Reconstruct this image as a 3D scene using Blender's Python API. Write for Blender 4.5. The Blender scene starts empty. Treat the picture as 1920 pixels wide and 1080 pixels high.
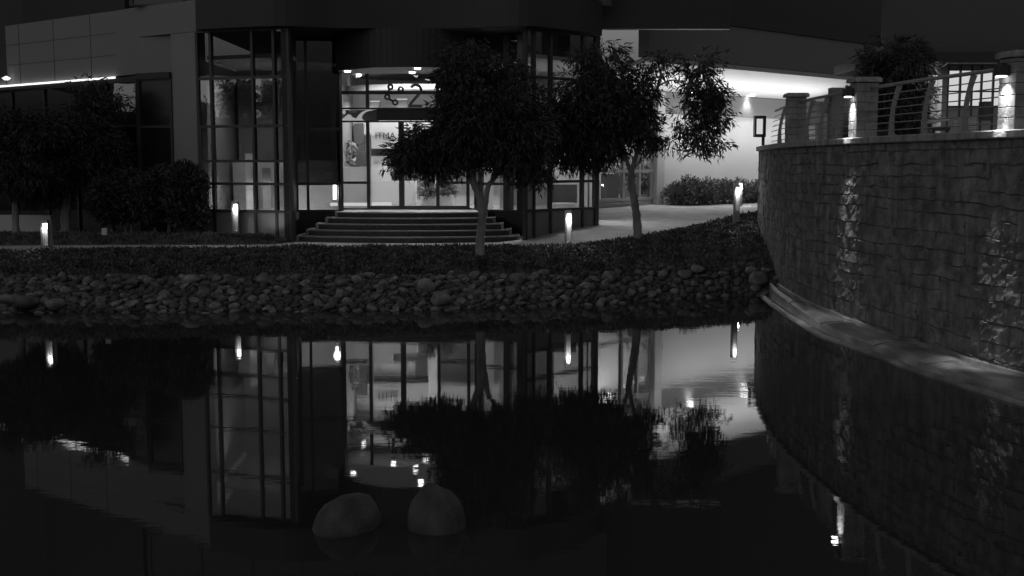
import bpy, math, random
import numpy as np
from mathutils import Vector, Matrix, noise
random.seed(7); RNG = np.random.default_rng(7)
R = math.radians
S = bpy.context.scene
COL = S.collection

# ------------------------------------------------------------------ camera
F = 2200.0; HY = 308.0; EYE = 3.0
PIT = math.atan((540-HY)/F)
cd = bpy.data.cameras.new('camera'); cd.sensor_width = 36; cd.lens = F/1920*36
cd.clip_end = 2000; cd.clip_start = .1
cam = bpy.data.objects.new('camera', cd); COL.objects.link(cam)
cam.location = (0, 0, EYE); cam.rotation_euler = (R(90)-PIT, 0, 0)
S.camera = cam
# ------------------------------------------------------------------ world, sun, exposure
SKY = .31
w = bpy.data.worlds.new('World'); S.world = w; w.use_nodes = True
nt = w.node_tree; nt.nodes.clear()
sk = nt.nodes.new('ShaderNodeTexSky'); sk.sky_type = 'NISHITA'; sk.sun_disc = False
sk.sun_elevation = R(1.0); sk.sun_rotation = R(215); sk.air_density = 1.5; sk.dust_density = 3
bw = nt.nodes.new('ShaderNodeRGBToBW'); bg = nt.nodes.new('ShaderNodeBackground'); bg.inputs[1].default_value = SKY
wo = nt.nodes.new('ShaderNodeOutputWorld')
nt.links.new(sk.outputs[0], bw.inputs[0]); nt.links.new(bw.outputs[0], bg.inputs[0]); nt.links.new(bg.outputs[0], wo.inputs[0])
sl = bpy.data.lights.new('sun', 'SUN'); sl.energy = .01; sl.angle = R(30)
so = bpy.data.objects.new('sun', sl); COL.objects.link(so); so.rotation_euler = (R(50), 0, R(-25))
S.view_settings.view_transform = 'Standard'; S.view_settings.look = 'None'
S.view_settings.exposure = 0; S.view_settings.gamma = 1
S.cycles.max_bounces = 8; S.cycles.transparent_max_bounces = 32; S.cycles.glossy_bounces = 5
S.cycles.diffuse_bounces = 3; S.cycles.sample_clamp_indirect = 4; S.cycles.caustics_reflective = False
S.cycles.caustics_refractive = False; S.cycles.use_denoising = True

# ------------------------------------------------------------------ helpers
def P(px, py, Y):
    """world point seen at pixel (px, py) of the 1920x1080 photo at depth Y"""
    u = (px-960)/F; v = (540-py)/F
    dy = math.cos(PIT)+v*math.sin(PIT); dz = -math.sin(PIT)+v*math.cos(PIT)
    k = Y/dy
    return Vector((u*k, Y, EYE+dz*k))
def XX(px, Y, py=350): return P(px, py, Y).x
def ZZ(py, Y): return P(960, py, Y).z

def spline(pts, n):
    pts = [np.array(p, float) for p in pts]
    out = []
    for i in range(len(pts)-1):
        p0 = pts[max(i-1, 0)]; p1 = pts[i]; p2 = pts[i+1]; p3 = pts[min(i+2, len(pts)-1)]
        for k in range(n):
            t = k/n
            out.append(.5*((2*p1)+(-p0+p2)*t+(2*p0-5*p1+4*p2-p3)*t*t+(-p0+3*p1-3*p2+p3)*t**3))
    out.append(pts[-1]); return np.array(out)

class MB:
    def __init__(s): s.v = []; s.f = []
    def add(s, vs, fs):
        b = len(s.v); s.v += [tuple(p) for p in vs]; s.f += [tuple(i+b for i in f) for f in fs]; return s
    def box(s, x0, y0, z0, x1, y1, z1):
        return s.add([(x0,y0,z0),(x1,y0,z0),(x1,y1,z0),(x0,y1,z0),(x0,y0,z1),(x1,y0,z1),(x1,y1,z1),(x0,y1,z1)],
                     [(0,3,2,1),(4,5,6,7),(0,1,5,4),(1,2,6,5),(2,3,7,6),(3,0,4,7)])
    def slab(s, a, b, z0, z1, t0, t1):
        """vertical slab along plan segment a-b, from offset t0 to t1 behind it (away from the viewer)"""
        a = Vector(a[:2]); b = Vector(b[:2]); d = (b-a).normalized(); n = Vector((-d.y, d.x))
        q = [a+n*t0, b+n*t0, b+n*t1, a+n*t1]
        return s.add([(p.x,p.y,z0) for p in q]+[(p.x,p.y,z1) for p in q],
                     [(0,3,2,1),(4,5,6,7),(0,1,5,4),(1,2,6,5),(2,3,7,6),(3,0,4,7)])
    def obox(s, c, hx, hy, hz, rot=0):
        m = Matrix.Rotation(rot, 3, 'Z'); c = Vector(c); vs = []
        for z in (-hz, hz):
            for x, y in ((-hx,-hy),(hx,-hy),(hx,hy),(-hx,hy)): vs.append(c+m@Vector((x,y,z)))
        return s.add(vs, [(0,3,2,1),(4,5,6,7),(0,1,5,4),(1,2,6,5),(2,3,7,6),(3,0,4,7)])
    def prism(s, poly, z0, z1):
        n = len(poly)
        return s.add([(p[0],p[1],z0) for p in poly]+[(p[0],p[1],z1) for p in poly],
                     [tuple(range(n))[::-1], tuple(range(n, 2*n))]+[(i,(i+1)%n,n+(i+1)%n,n+i) for i in range(n)])
    def tube(s, pts, rad, n=8, cap=True):
        pts = [Vector(p) for p in pts]
        if not hasattr(rad, '__len__'): rad = [rad]*len(pts)
        vs = []
        for i, p in enumerate(pts):
            t = (pts[min(i+1, len(pts)-1)]-pts[max(i-1, 0)]).normalized()
            a = t.cross(Vector((.13, .9, .31))).normalized(); b = t.cross(a)
            for k in range(n):
                an = 2*math.pi*k/n; vs.append(p+(a*math.cos(an)+b*math.sin(an))*rad[i])
        fs = [(i*n+k, i*n+(k+1)%n, (i+1)*n+(k+1)%n, (i+1)*n+k) for i in range(len(pts)-1) for k in range(n)]
        if cap: fs += [tuple(range(n))[::-1], tuple(range((len(pts)-1)*n, len(pts)*n))]
        return s.add(vs, fs)
    def sheet(s, rows):
        n = len(rows[0]); vs = [p for r in rows for p in r]
        return s.add(vs, [(i*n+k, i*n+k+1, (i+1)*n+k+1, (i+1)*n+k) for i in range(len(rows)-1) for k in range(n-1)])
    def build(s, name, mat, parent=None, smooth=False, bevel=0, loc=None):
        o0 = Vector((0,0,0))
        if parent is not None: o0 = wloc(parent)
        elif loc is not None: o0 = Vector(loc)
        me = bpy.data.meshes.new(name)
        me.from_pydata([(p[0]-o0.x, p[1]-o0.y, p[2]-o0.z) for p in s.v], [], s.f); me.update()
        if smooth: me.polygons.foreach_set('use_smooth', [True]*len(me.polygons))
        return link(name, me, mat, parent, o0 if parent is None else None, bevel)
def wloc(o):
    v = Vector((0,0,0))
    while o is not None: v = v+o.location; o = o.parent
    return v
def link(name, me, mat, parent=None, loc=None, bevel=0):
    o = bpy.data.objects.new(name, me); COL.objects.link(o)
    me.materials.clear(); me.materials.append(mat)
    if parent is not None: o.parent = parent
    elif loc is not None: o.location = loc
    if bevel:
        m = o.modifiers.new('bevel', 'BEVEL'); m.width = bevel; m.segments = 2; m.limit_method = 'ANGLE'
    return o
def tag(o, label=None, cat=None, group=None, kind=None):
    if label: o['label'] = label
    if cat: o['category'] = cat
    if group: o['group'] = group
    if kind: o['kind'] = kind
    return o
def thing(name, loc, label, cat, group=None):
    o = bpy.data.objects.new(name, None); COL.objects.link(o); o.location = loc; o.empty_display_size = .2
    return tag(o, label, cat, group)
def np_mesh(name, V, Q):
    me = bpy.data.meshes.new(name); nv = len(V); nf = len(Q); k = Q.shape[1]
    me.vertices.add(nv); me.vertices.foreach_set('co', V.astype(np.float32).ravel())
    me.loops.add(nf*k); me.loops.foreach_set('vertex_index', Q.astype(np.int32).ravel())
    me.polygons.add(nf); me.polygons.foreach_set('loop_start', np.arange(0, nf*k, k, dtype=np.int32))
    me.polygons.foreach_set('loop_total', np.full(nf, k, dtype=np.int32))
    me.update(calc_edges=True); me.validate(); return me
def light(name, kind, loc, energy, parent=None, **kw):
    l = bpy.data.lights.new(name, kind); l.energy = energy
    rot = kw.pop('rot', None)
    for k, v in kw.items(): setattr(l, k, v)
    o = bpy.data.objects.new(name, l); COL.objects.link(o)
    if parent is not None: o.parent = parent; o.location = Vector(loc)-wloc(parent)
    else: o.location = loc
    if rot: o.rotation_euler = rot
    return o

# ------------------------------------------------------------------ materials (black and white photograph: every material is neutral grey)
def g3(v): return (v, v, v, 1)
def mat(name, v, rough=.7, spec=.3, nscale=0, namt=.25, bump=0, bscale=30, metal=0, stretch=None):
    m = bpy.data.materials.new(name); m.use_nodes = True; t = m.node_tree; b = t.nodes['Principled BSDF']
    b.inputs['Base Color'].default_value = g3(v); b.inputs['Roughness'].default_value = rough
    b.inputs['Specular IOR Level'].default_value = spec; b.inputs['Metallic'].default_value = metal
    tc = t.nodes.new('ShaderNodeTexCoord'); mp = t.nodes.new('ShaderNodeMapping')
    t.links.new(tc.outputs['Object'], mp.inputs[0])
    if stretch: mp.inputs['Scale'].default_value = stretch
    if nscale:
        n = t.nodes.new('ShaderNodeTexNoise'); n.inputs['Scale'].default_value = nscale; n.inputs['Detail'].default_value = 6
        r = t.nodes.new('ShaderNodeMapRange'); r.inputs[1].default_value = .3; r.inputs[2].default_value = .7
        r.inputs[3].default_value = v*(1-namt); r.inputs[4].default_value = v*(1+namt)
        t.links.new(mp.outputs[0], n.inputs[0]); t.links.new(n.outputs[0], r.inputs[0]); t.links.new(r.outputs[0], b.inputs['Base Color'])
    if bump:
        n2 = t.nodes.new('ShaderNodeTexNoise'); n2.inputs['Scale'].default_value = bscale; n2.inputs['Detail'].default_value = 5
        bp = t.nodes.new('ShaderNodeBump'); bp.inputs['Strength'].default_value = bump; bp.inputs['Distance'].default_value = .02
        t.links.new(mp.outputs[0], n2.inputs[0]); t.links.new(n2.outputs[0], bp.inputs['Height']); t.links.new(bp.outputs[0], b.inputs['Normal'])
    return m
def emis(name, s, v=1):
    m = bpy.data.materials.new(name); m.use_nodes = True; t = m.node_tree; t.nodes.clear()
    e = t.nodes.new('ShaderNodeEmission'); e.inputs[0].default_value = g3(v); e.inputs[1].default_value = s
    o = t.nodes.new('ShaderNodeOutputMaterial'); t.links.new(e.outputs[0], o.inputs[0]); return m
def glass(name, tint=.9, refl=1.0, ior=1.45, wav=0):
    m = bpy.data.materials.new(name); m.use_nodes = True; t = m.node_tree; t.nodes.clear()
    tr = t.nodes.new('ShaderNodeBsdfTransparent'); tr.inputs[0].default_value = g3(tint)
    gl = t.nodes.new('ShaderNodeBsdfGlossy'); gl.inputs['Roughness'].default_value = 0.0; gl.inputs[0].default_value = g3(refl)
    r0 = ((ior-1)/(ior+1))**2; ge = t.nodes.new('ShaderNodeNewGeometry'); dt = t.nodes.new('ShaderNodeVectorMath'); dt.operation = 'DOT_PRODUCT'
    t.links.new(ge.outputs['Incoming'], dt.inputs[0]); t.links.new(ge.outputs['Normal'], dt.inputs[1])
    ab = t.nodes.new('ShaderNodeMath'); ab.operation = 'ABSOLUTE'; t.links.new(dt.outputs['Value'], ab.inputs[0])
    su = t.nodes.new('ShaderNodeMath'); su.operation = 'SUBTRACT'; su.inputs[0].default_value = 1; t.links.new(ab.outputs[0], su.inputs[1])
    pw = t.nodes.new('ShaderNodeMath'); pw.operation = 'POWER'; pw.inputs[1].default_value = 5; t.links.new(su.outputs[0], pw.inputs[0])
    fr = t.nodes.new('ShaderNodeMath'); fr.operation = 'MULTIPLY_ADD'; fr.inputs[1].default_value = 1-r0; fr.inputs[2].default_value = r0; t.links.new(pw.outputs[0], fr.inputs[0])
    mx = t.nodes.new('ShaderNodeMixShader'); o = t.nodes.new('ShaderNodeOutputMaterial')
    t.links.new(fr.outputs[0], mx.inputs[0]); t.links.new(tr.outputs[0], mx.inputs[1]); t.links.new(gl.outputs[0], mx.inputs[2])
    if wav:
        n = t.nodes.new('ShaderNodeTexNoise'); n.inputs['Scale'].default_value = 1.2
        bp = t.nodes.new('ShaderNodeBump'); bp.inputs['Strength'].default_value = wav; bp.inputs['Distance'].default_value = .02
        tc = t.nodes.new('ShaderNodeTexCoord'); t.links.new(tc.outputs['Object'], n.inputs[0])
        t.links.new(n.outputs[0], bp.inputs['Height']); t.links.new(bp.outputs[0], gl.inputs['Normal'])
    t.links.new(mx.outputs[0], o.inputs[0]); return m
def leafmat(name, v):
    m = bpy.data.materials.new(name); m.use_nodes = True; t = m.node_tree; b = t.nodes['Principled BSDF']
    b.inputs['Roughness'].default_value = .55; b.inputs['Specular IOR Level'].default_value = .25
    ge = t.nodes.new('ShaderNodeTexCoord'); n = t.nodes.new('ShaderNodeTexNoise'); n.inputs['Scale'].default_value = 3.5
    n.inputs['Detail'].default_value = 4
    r = t.nodes.new('ShaderNodeMapRange'); r.inputs[1].default_value = .35; r.inputs[2].default_value = .65
    r.inputs[3].default_value = v*.6; r.inputs[4].default_value = v*1.5
    t.links.new(ge.outputs['Object'], n.inputs[0]); t.links.new(n.outputs[0], r.inputs[0]); t.links.new(r.outputs[0], b.inputs['Base Color'])
    return m

M = dict(
    frame2=mat('pale frame metal', .35, .5, .4), frame=mat('dark frame metal', .045, .45, .4), black=mat('black granite', .012, .25, .4), dwall=mat('dark cladding', .035, .5),
    gwall=mat('grey render', .24, .8, nscale=.6, namt=.12), pale=mat('pale wall paint', .62, .8, nscale=.5, namt=.05),
    bandg=mat('grey wall band', .24, .8), white=mat('white paint', .78, .6), ceil=mat('white soffit', .8, .7), lgrey=mat('light grey panel', .5, .6),
    mgrey=mat('mid grey panel', .22, .6), dgrey=mat('dark grey panel', .08, .5), floor=mat('lobby stone floor', .45, .15, .5),
    paving=mat('pale paving', .52, .75, nscale=2.2, namt=.16, bump=.3, bscale=60), soil=mat('dark soil', .13, .9, nscale=3, namt=.4, bump=.8, bscale=20),
    stone=mat('rough wall stone', .175, .85, nscale=4, namt=.45, bump=.9, bscale=14), mortar=mat('dark mortar', .10, .95),
    cap=mat('cast stone', .30, .8, nscale=5, namt=.25, bump=.3, bscale=25), pillar=mat('pillar stone', .26, .85, nscale=3, namt=.3, bump=.5, bscale=18),
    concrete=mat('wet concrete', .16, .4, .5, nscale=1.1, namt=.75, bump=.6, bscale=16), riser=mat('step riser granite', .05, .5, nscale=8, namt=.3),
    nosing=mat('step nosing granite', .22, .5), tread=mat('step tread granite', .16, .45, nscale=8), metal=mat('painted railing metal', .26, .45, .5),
    bark=mat('bark', .25, .9, nscale=6, namt=.4, bump=.8, bscale=25, stretch=(1, 1, .25)), wetrock=mat('wet pond rock', .075, .6, nscale=4, namt=.45, bump=.9, bscale=30), rock=mat('river rock', .105, .75, nscale=2.5, namt=.5, bump=.4, bscale=16),
    leaf=leafmat('tree leaf', .05), hedge=leafmat('hedge leaf', .16), cover=leafmat('ground cover leaf', .105), indoor=leafmat('indoor plant leaf', .16),
    wood=mat('pale timber', .45, .6, nscale=5, stretch=(1, 1, 12)), post=mat('bollard metal', .22, .5, .4),
    glass=glass('clear glass'), tglass=glass('tinted glass', .6, 1, 1.75, .03), dglass=glass('dark glass', .22, 1, 1.5, .03),
    lamp=emis('lamp', 12), led=emis('led strip', 1.6), spot=emis('downlight lens', 14), mural=emis('glowing mural paint', .32), tubel=emis('tube lamp', 6), bench=emis('lit shelf', .75),
    litw=emis('lit window', .62), band=emis('mirrored glow band', 1.1))
def vary(m, lo, hi):
    t = m.node_tree; b = t.nodes['Principled BSDF']; src = b.inputs['Base Color'].links[0].from_socket
    oi = t.nodes.new('ShaderNodeObjectInfo'); r = t.nodes.new('ShaderNodeMapRange'); r.inputs[3].default_value = lo; r.inputs[4].default_value = hi
    mu_ = t.nodes.new('ShaderNodeMath'); mu_.operation = 'MULTIPLY'; t.links.new(oi.outputs['Random'], r.inputs[0]); t.links.new(r.outputs[0], mu_.inputs[0]); t.links.new(src, mu_.inputs[1]); t.links.new(mu_.outputs[0], b.inputs['Base Color'])
vary(M['rock'], .6, 1.5)
_t = M['rock'].node_tree; _b = _t.nodes['Principled BSDF']; _s = _b.inputs['Base Color'].links[0].from_socket; _g = _t.nodes.new('ShaderNodeNewGeometry'); _r = _t.nodes.new('ShaderNodeMapRange'); _r.inputs[3].default_value = .7; _r.inputs[4].default_value = 1.35
_m = _t.nodes.new('ShaderNodeMath'); _m.operation = 'MULTIPLY'; _t.links.new(_g.outputs['Random Per Island'], _r.inputs[0]); _t.links.new(_r.outputs[0], _m.inputs[0]); _t.links.new(_s, _m.inputs[1]); _t.links.new(_m.outputs[0], _b.inputs['Base Color'])
def stains(m, sc, lo, hi):
    t = m.node_tree; b = t.nodes['Principled BSDF']; src = b.inputs['Base Color'].links[0].from_socket
    tc = t.nodes.new('ShaderNodeTexCoord'); mp = t.nodes.new('ShaderNodeMapping'); mp.inputs['Scale'].default_value = sc; n = t.nodes.new('ShaderNodeTexNoise'); n.inputs['Scale'].default_value = 1; n.inputs['Detail'].default_value = 5
    r = t.nodes.new('ShaderNodeMapRange'); r.inputs[1].default_value = .35; r.inputs[2].default_value = .65; r.inputs[3].default_value = lo; r.inputs[4].default_value = hi
    mu_ = t.nodes.new('ShaderNodeMath'); mu_.operation = 'MULTIPLY'; t.links.new(tc.outputs['Object'], mp.inputs[0]); t.links.new(mp.outputs[0], n.inputs[0]); t.links.new(n.outputs[0], r.inputs[0]); t.links.new(r.outputs[0], mu_.inputs[0]); t.links.new(src, mu_.inputs[1]); t.links.new(mu_.outputs[0], b.inputs['Base Color'])
stains(M['stone'], (4, 4, .5), .78, 1.15); stains(M['cap'], (6, 6, 2), .7, 1.2); stains(M['concrete'], (3, .8, 3), .45, 1.2); stains(M['paving'], (.9, 1.6, 1), .85, 1.1)
# water
def water_mat():
    m = bpy.data.materials.new('pond water'); m.use_nodes = True; t = m.node_tree; t.nodes.clear()
    o = t.nodes.new('ShaderNodeOutputMaterial'); mx = t.nodes.new('ShaderNodeMixShader')
    gl = t.nodes.new('ShaderNodeBsdfGlossy'); gl.inputs['Roughness'].default_value = .012; gl.inputs[0].default_value = g3(.82)
    df = t.nodes.new('ShaderNodeBsdfDiffuse'); df.inputs[0].default_value = g3(.03)
    fr = t.nodes.new('ShaderNodeFresnel'); fr.inputs[0].default_value = 2.6
    tc = t.nodes.new('ShaderNodeTexCoord'); mp = t.nodes.new('ShaderNodeMapping'); mp.inputs['Scale'].default_value = (.8, 2.2, 1)
    n = t.nodes.new('ShaderNodeTexNoise'); n.inputs['Scale'].default_value = 1.6; n.inputs['Detail'].default_value = 4; n.inputs['Roughness'].default_value = .55
    bp = t.nodes.new('ShaderNodeBump'); bp.inputs['Strength'].default_value = .03; bp.inputs['Distance'].default_value = .05
    dd = t.nodes.new('ShaderNodeVectorMath'); dd.operation = 'DISTANCE'; dd.inputs[1].default_value = (5.0, 15.6, 0); t.links.new(tc.outputs['Object'], dd.inputs[0])
    mr = t.nodes.new('ShaderNodeMapRange'); mr.inputs[1].default_value = 3.2; mr.inputs[2].default_value = .5; mr.inputs[3].default_value = .016; mr.inputs[4].default_value = .09; mr.interpolation_type = 'SMOOTHSTEP'
    t.links.new(dd.outputs['Value'], mr.inputs[0]); t.links.new(mr.outputs[0], bp.inputs['Strength'])
    t.links.new(tc.outputs['Object'], mp.inputs[0]); t.links.new(mp.outputs[0], n.inputs[0]); t.links.new(n.outputs[0], bp.inputs['Height'])
    for x in (gl, df): t.links.new(bp.outputs[0], x.inputs['Normal'])
    t.links.new(fr.outputs[0], mx.inputs[0]); t.links.new(df.outputs[0], mx.inputs[1]); t.links.new(gl.outputs[0], mx.inputs[2]); t.links.new(mx.outputs[0], o.inputs[0])
    return m
M['water'] = water_mat()

# ------------------------------------------------------------------ terrain
def Ys(x): return np.interp(x, [-16, -8, -2, 1.5, 3, 5, 6.5], [24.3, 23.9, 24.2, 25.0, 26.0, 26.8, 27.2])
def Yp(x): return np.interp(x, [-16, -10.8, -6, -2, 1.3, 3.27, 4.7, 6.2, 7.6, 9, 12], [27.0, 27.15, 28.0, 28.3, 28.5, 30.0, 31.4, 33.8, 36, 38, 40])
def Zp(x, y):
    s = np.clip((x+.5)/2, 0, 1); s = s*s*(3-2*s)
    return 1.02+s*.70*(1-np.exp(-np.maximum(y-28.9, 0)/4.5))
def rocktop(x): return Ys(x)+np.interp(x, [-10, 0, 2, 6], [2.1, 2.0, 1.5, 1.0])
def Zg(x, y):
    a, b, c = Ys(x), rocktop(x), Yp(x)
    zc = Zp(x, c)-.03
    if y < a: return max(-.9, (y-a)*.35)
    if y < b: return .42*(y-a)/(b-a)
    if y < c:
        t = (y-b)/(c-b); return .42+(zc-.42)*t
    return float(Zp(x, y))-.03
def zg(x, y): return float(Zg(x, y))
xs = np.linspace(-30, 13, 120)
m = MB(); rows = []
for k in np.linspace(0, 1, 16): rows.append([(x, Ys(x)-6+k*6, zg(x, Ys(x)-6+k*6)) for x in xs])
for k in np.linspace(0, 1, 8)[1:]: rows.append([(x, Ys(x)+k*(rocktop(x)-Ys(x)), zg(x, Ys(x)+k*(rocktop(x)-Ys(x)))) for x in xs])
for k in np.linspace(0, 1, 10)[1:]: rows.append([(x, rocktop(x)+k*(Yp(x)-rocktop(x)), .42+k*(float(Zp(x, Yp(x)))-.03-.42)) for x in xs])
for yy in (.5, 2, 5, 10, 20): rows.append([(x, Yp(x)+yy, zg(x, Yp(x)+yy)) for x in xs])
m.sheet(rows)
tag(m.build('bank', M['soil'], smooth=True), 'dark sloping soil bank between the pond and the path', kind='structure')
m = MB(); m.sheet([[(-600, -600, -1), (600, -600, -1)], [(-600, 900, -1), (600, 900, -1)]])
tag(m.build('ground', M['soil']), 'flat dark ground reaching to the horizon', kind='structure')
m = MB(); m.sheet([[(-600, 31, .7), (-30, 31, .7)], [(-600, 900, .7), (-30, 900, .7)]])
tag(m.build('ground', M['soil']), 'dark ground beside the office wing', kind='structure')
m = MB(); m.sheet([[(-70, -24, .6), (60, -24, .6)], [(-70, -300, 1.5), (60, -300, 1.5)]])
tag(m.build('ground', M['soil']), 'dark ground on the near side of the pond', kind='structure')
m = MB(); m.sheet([[(-120, -26, 0), (60, -26, 0)], [(-120, 30.5, 0), (60, 30.5, 0)]])
tag(m.build('pond', M['water']), 'still dark pond reflecting the lit office building', kind='structure')
# path
m = MB(); rows = []
xp = np.linspace(-30, 13, 130)
for k in (0, .25, .6, 1.2, 2, 3, 4.5, 6.5, 9, 12, 16): rows.append([(x, Yp(x)+k, float(Zp(x, Yp(x)+k))) for x in xp])
m.sheet(rows); m.sheet([[(x, Yp(x), float(Zp(x, Yp(x)))) for x in xp], [(x, Yp(x)-.015, float(Zp(x, Yp(x)))-.1) for x in xp]])
tag(m.build('path', M['paving'], smooth=False), 'pale paved path passing the entrance steps and ramping up to the right', kind='structure')

# ------------------------------------------------------------------ foliage tools
def leaves(name, centers, dirs, ln, wd, matl, parent, spread=.6, jit=.3):
    """one mesh of narrow leaves: base, two sides, tip"""
    n = len(centers)
    d = dirs+RNG.normal(0, spread, (n, 3)); d /= np.linalg.norm(d, axis=1, keepdims=True)+1e-9
    r = RNG.normal(0, 1, (n, 3)); s = np.cross(d, r); s /= np.linalg.norm(s, axis=1, keepdims=True)+1e-9
    L = ln*(1+RNG.uniform(-jit, jit, (n, 1))); W = wd*(1+RNG.uniform(-jit, jit, (n, 1)))
    nn = np.cross(d, s)
    c = centers
    V = np.stack([c, c+d*L*.4+s*W*.5+nn*L*.06, c+d*L, c+d*L*.4-s*W*.5+nn*L*.06], axis=1).reshape(-1, 3)
    if parent is not None: V = V-np.array(wloc(parent))
    me = np_mesh(name, V, np.arange(n*4).reshape(-1, 4))
    return link(name, me, matl, parent)
def blob_points(blobs, n, shell=.55):
    """points in ellipsoids (cx, cy, cz, rx, ry, rz, weight)"""
    B = np.array(blobs, float); p = B[:, 6]*(B[:, 3]*B[:, 5]); p /= p.sum()
    idx = RNG.choice(len(B), n, p=p)
    v = RNG.normal(0, 1, (n, 3)); v /= np.linalg.norm(v, axis=1, keepdims=True)
    rad = RNG.uniform(0, 1, (n, 1))**shell
    q = B[idx]
    return q[:, :3]+v*rad*q[:, 3:6], v, idx
def sprays(blobs, nspray, per, twig, ln, wd, matl, parent, name='foliage', droop=.9, spread=.45):
    c, v, _ = blob_points(blobs, nspray)
    td = v*.7+np.array([0, 0, -droop])+RNG.normal(0, .35, (nspray, 3)); td /= np.linalg.norm(td, axis=1, keepdims=True)
    k = RNG.uniform(0, 1, (nspray, per, 1))
    pos = c[:, None, :]+td[:, None, :]*k*twig+RNG.normal(0, twig*.10, (nspray, per, 3))
    dd = np.repeat(td[:, None, :], per, axis=1)
    return leaves(name, pos.reshape(-1, 3), dd.reshape(-1, 3), ln, wd, matl, parent, spread)
def px_blobs(lst, Y):
    """(px, py, rpx, rpy, dY, ry, weight) -> world ellipsoids around depth Y"""
    out = []
    for (px, py, rx, rz, dy, ry, wt) in lst:
        p = P(px, py, Y+dy); k = (Y+dy)/F
        out.append((p.x, p.y, p.z, rx*k, ry, rz*k, wt))
    return out
def limb(mb, pts, r0, r1, n=8, wob=.03):
    sp = spline([tuple(p) for p in pts], 5); k = len(sp)
    rad = [r0+(r1-r0)*i/(k-1) for i in range(k)]
    rad = [r*(1+.10*math.sin(i*2.3)) for i, r in enumerate(rad)]
    mb.tube(sp, rad, n)

# ------------------------------------------------------------------ office building
A = Vector((XX(376, 30.8), 30.8)); B = Vector((XX(545, 29.85), 29.85))
C1 = Vector((XX(557, 31.35), 31.35)); C2 = Vector((XX(641, 31.65), 31.65)); D = Vector((XX(640, 32.5), 32.5))
E = Vector((XX(892, 32.5), 32.5)); G1 = Vector((XX(903, 31.6), 31.6)); G2 = Vector((XX(984, 31.2), 31.2))
H1 = Vector((XX(986, 29.9), 29.9)); H2 = Vector((XX(1120, 31.9), 31.9))
K1 = Vector((XX(1121, 37.1), 37.1)); K2 = Vector((XX(1237, 39.8), 39.8)); K3 = Vector((12.5, 46.9))
bld = thing('office_building', (-1, 34, 1.0), 'two storey glass fronted office building with lit lobby behind curved entrance steps', 'building')
def lerp2(a, b, t): return a+(b-a)*t
def solve_t(a, b, px):
    """parameter on a-b that shows at pixel column px"""
    u = (px-960)/F; lo = 0; hi = 1
    f = lambda t: (lerp2(a, b, t).x/lerp2(a, b, t).y)-u*1.004
    return max(0, min(1, f(0)/(f(0)-f(1)))) if abs(f(0)-f(1)) > 1e-9 else 0
def curtain(a, b, ts, zs, gl, name='curtain_wall', fw=.035, fd=.09, skip=(), glmap={}, frame='frame', dark=None):
    """frame grid as the part, each pane a sub-part"""
    m = MB(); L = (b-a).length; d = (b-a).normalized()
    for i, t in enumerate(ts):
        c = lerp2(a, b, t); m.slab(c-d*fw, c+d*fw, zs[0], zs[-1], -.03, fd)
    for j, z in enumerate(zs):
        for i in range(len(ts)-1):
            p = lerp2(a, b, ts[i])+d*fw; q = lerp2(a, b, ts[i+1])-d*fw
            m.slab(p, q, z-fw*(0 if j == 0 else 1), z+fw*(0 if j == len(zs)-1 else 1), -.027, fd-.003)
    o = m.build(name, M[frame], bld)
    for i in range(len(ts)-1):
        for j in range(len(zs)-1):
            if (i, j) in skip: continue
            p = lerp2(a, b, ts[i])+d*(fw+.001); q = lerp2(a, b, ts[i+1])-d*(fw+.001)
            g = glmap.get((i, j), gl)
            mm = MB(); mm.slab(p, q, zs[j]+fw*(0 if j == 0 else 1)+.001, zs[j+1]-fw*(0 if j == len(zs)-2 else 1)-.001, .02, .032)
            mm.build('panel' if g in ('dwall', 'mgrey', 'gwall', 'dgrey', 'black') else 'pane', M[g], o)
    return o
zlow = [1.0, 1.80, 2.50, 3.08, 3.97, 5.2, 6.4]
tw = [0, solve_t(A, B, 406), solve_t(A, B, 483), solve_t(A, B, 522), 1]
curtain(A, B, tw, zlow, 'tglass', glmap={(i, 0): 'gwall' for i in range(4)})
# corner column between tower and the dark bay
m = MB(); m.slab(B+Vector((.02, .02)), C1+Vector((0, 0)), .95, 6.4, 0, .2); m.build('corner_column', M['dwall'], bld)
tp = [0, solve_t(C1, C2, 580), 1]
curtain(C1, C2, tp, [1.757, 2.48, 3.94, 6.4], 'dglass', glmap={(0, 0): 'glass', (1, 0): 'glass'})
m = MB(); m.slab(C1, C2, .95, 1.755, -.04, .2); m.build('plinth', M['black'], bld)
m = MB(); m.slab(C2+Vector((-.09, .1)), D+Vector((-.09, 0)), 1.0, 6.4, -.06, .02); m.build('door_jamb', M['frame'], bld)
# entrance glazing, double height
te = [0, solve_t(D, E, 693), solve_t(D, E, 755), solve_t(D, E, 822), solve_t(D, E, 878), 1]
zs_e = [1.75, 4.18, 4.52, 4.95, 6.3]
curtain(D, E, te, [1.75, 4.19], 'glass', fw=.045, name='entrance_screen')
curtain(D, E, [0, te[1], te[3], 1], [4.50, 4.95, 6.3], 'glass', fw=.045, name='upper_screen')
m = MB(); m.slab(lerp2(D, E, te[1])+Vector((.25, 0)), E, 4.20, 4.50, .0, .07); m.build('door_header', M['black'], bld)
for (a, b) in ((0, 1), (3, 4), (4, 5)):
    m = MB(); m.slab(lerp2(D, E, te[a])+Vector((.05, 0)), lerp2(D, E, te[b])-Vector((.05, 0)), 2.46, 2.53, -.015, .06)
    m.build('transom', M['frame'], bld)
m = MB(); m.slab(lerp2(D, E, te[1])+Vector((.045, 0)), lerp2(D, E, te[4]), 1.76, 1.86, -.02, .06); m.build('door_rail', M['dgrey'], bld)
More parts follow.
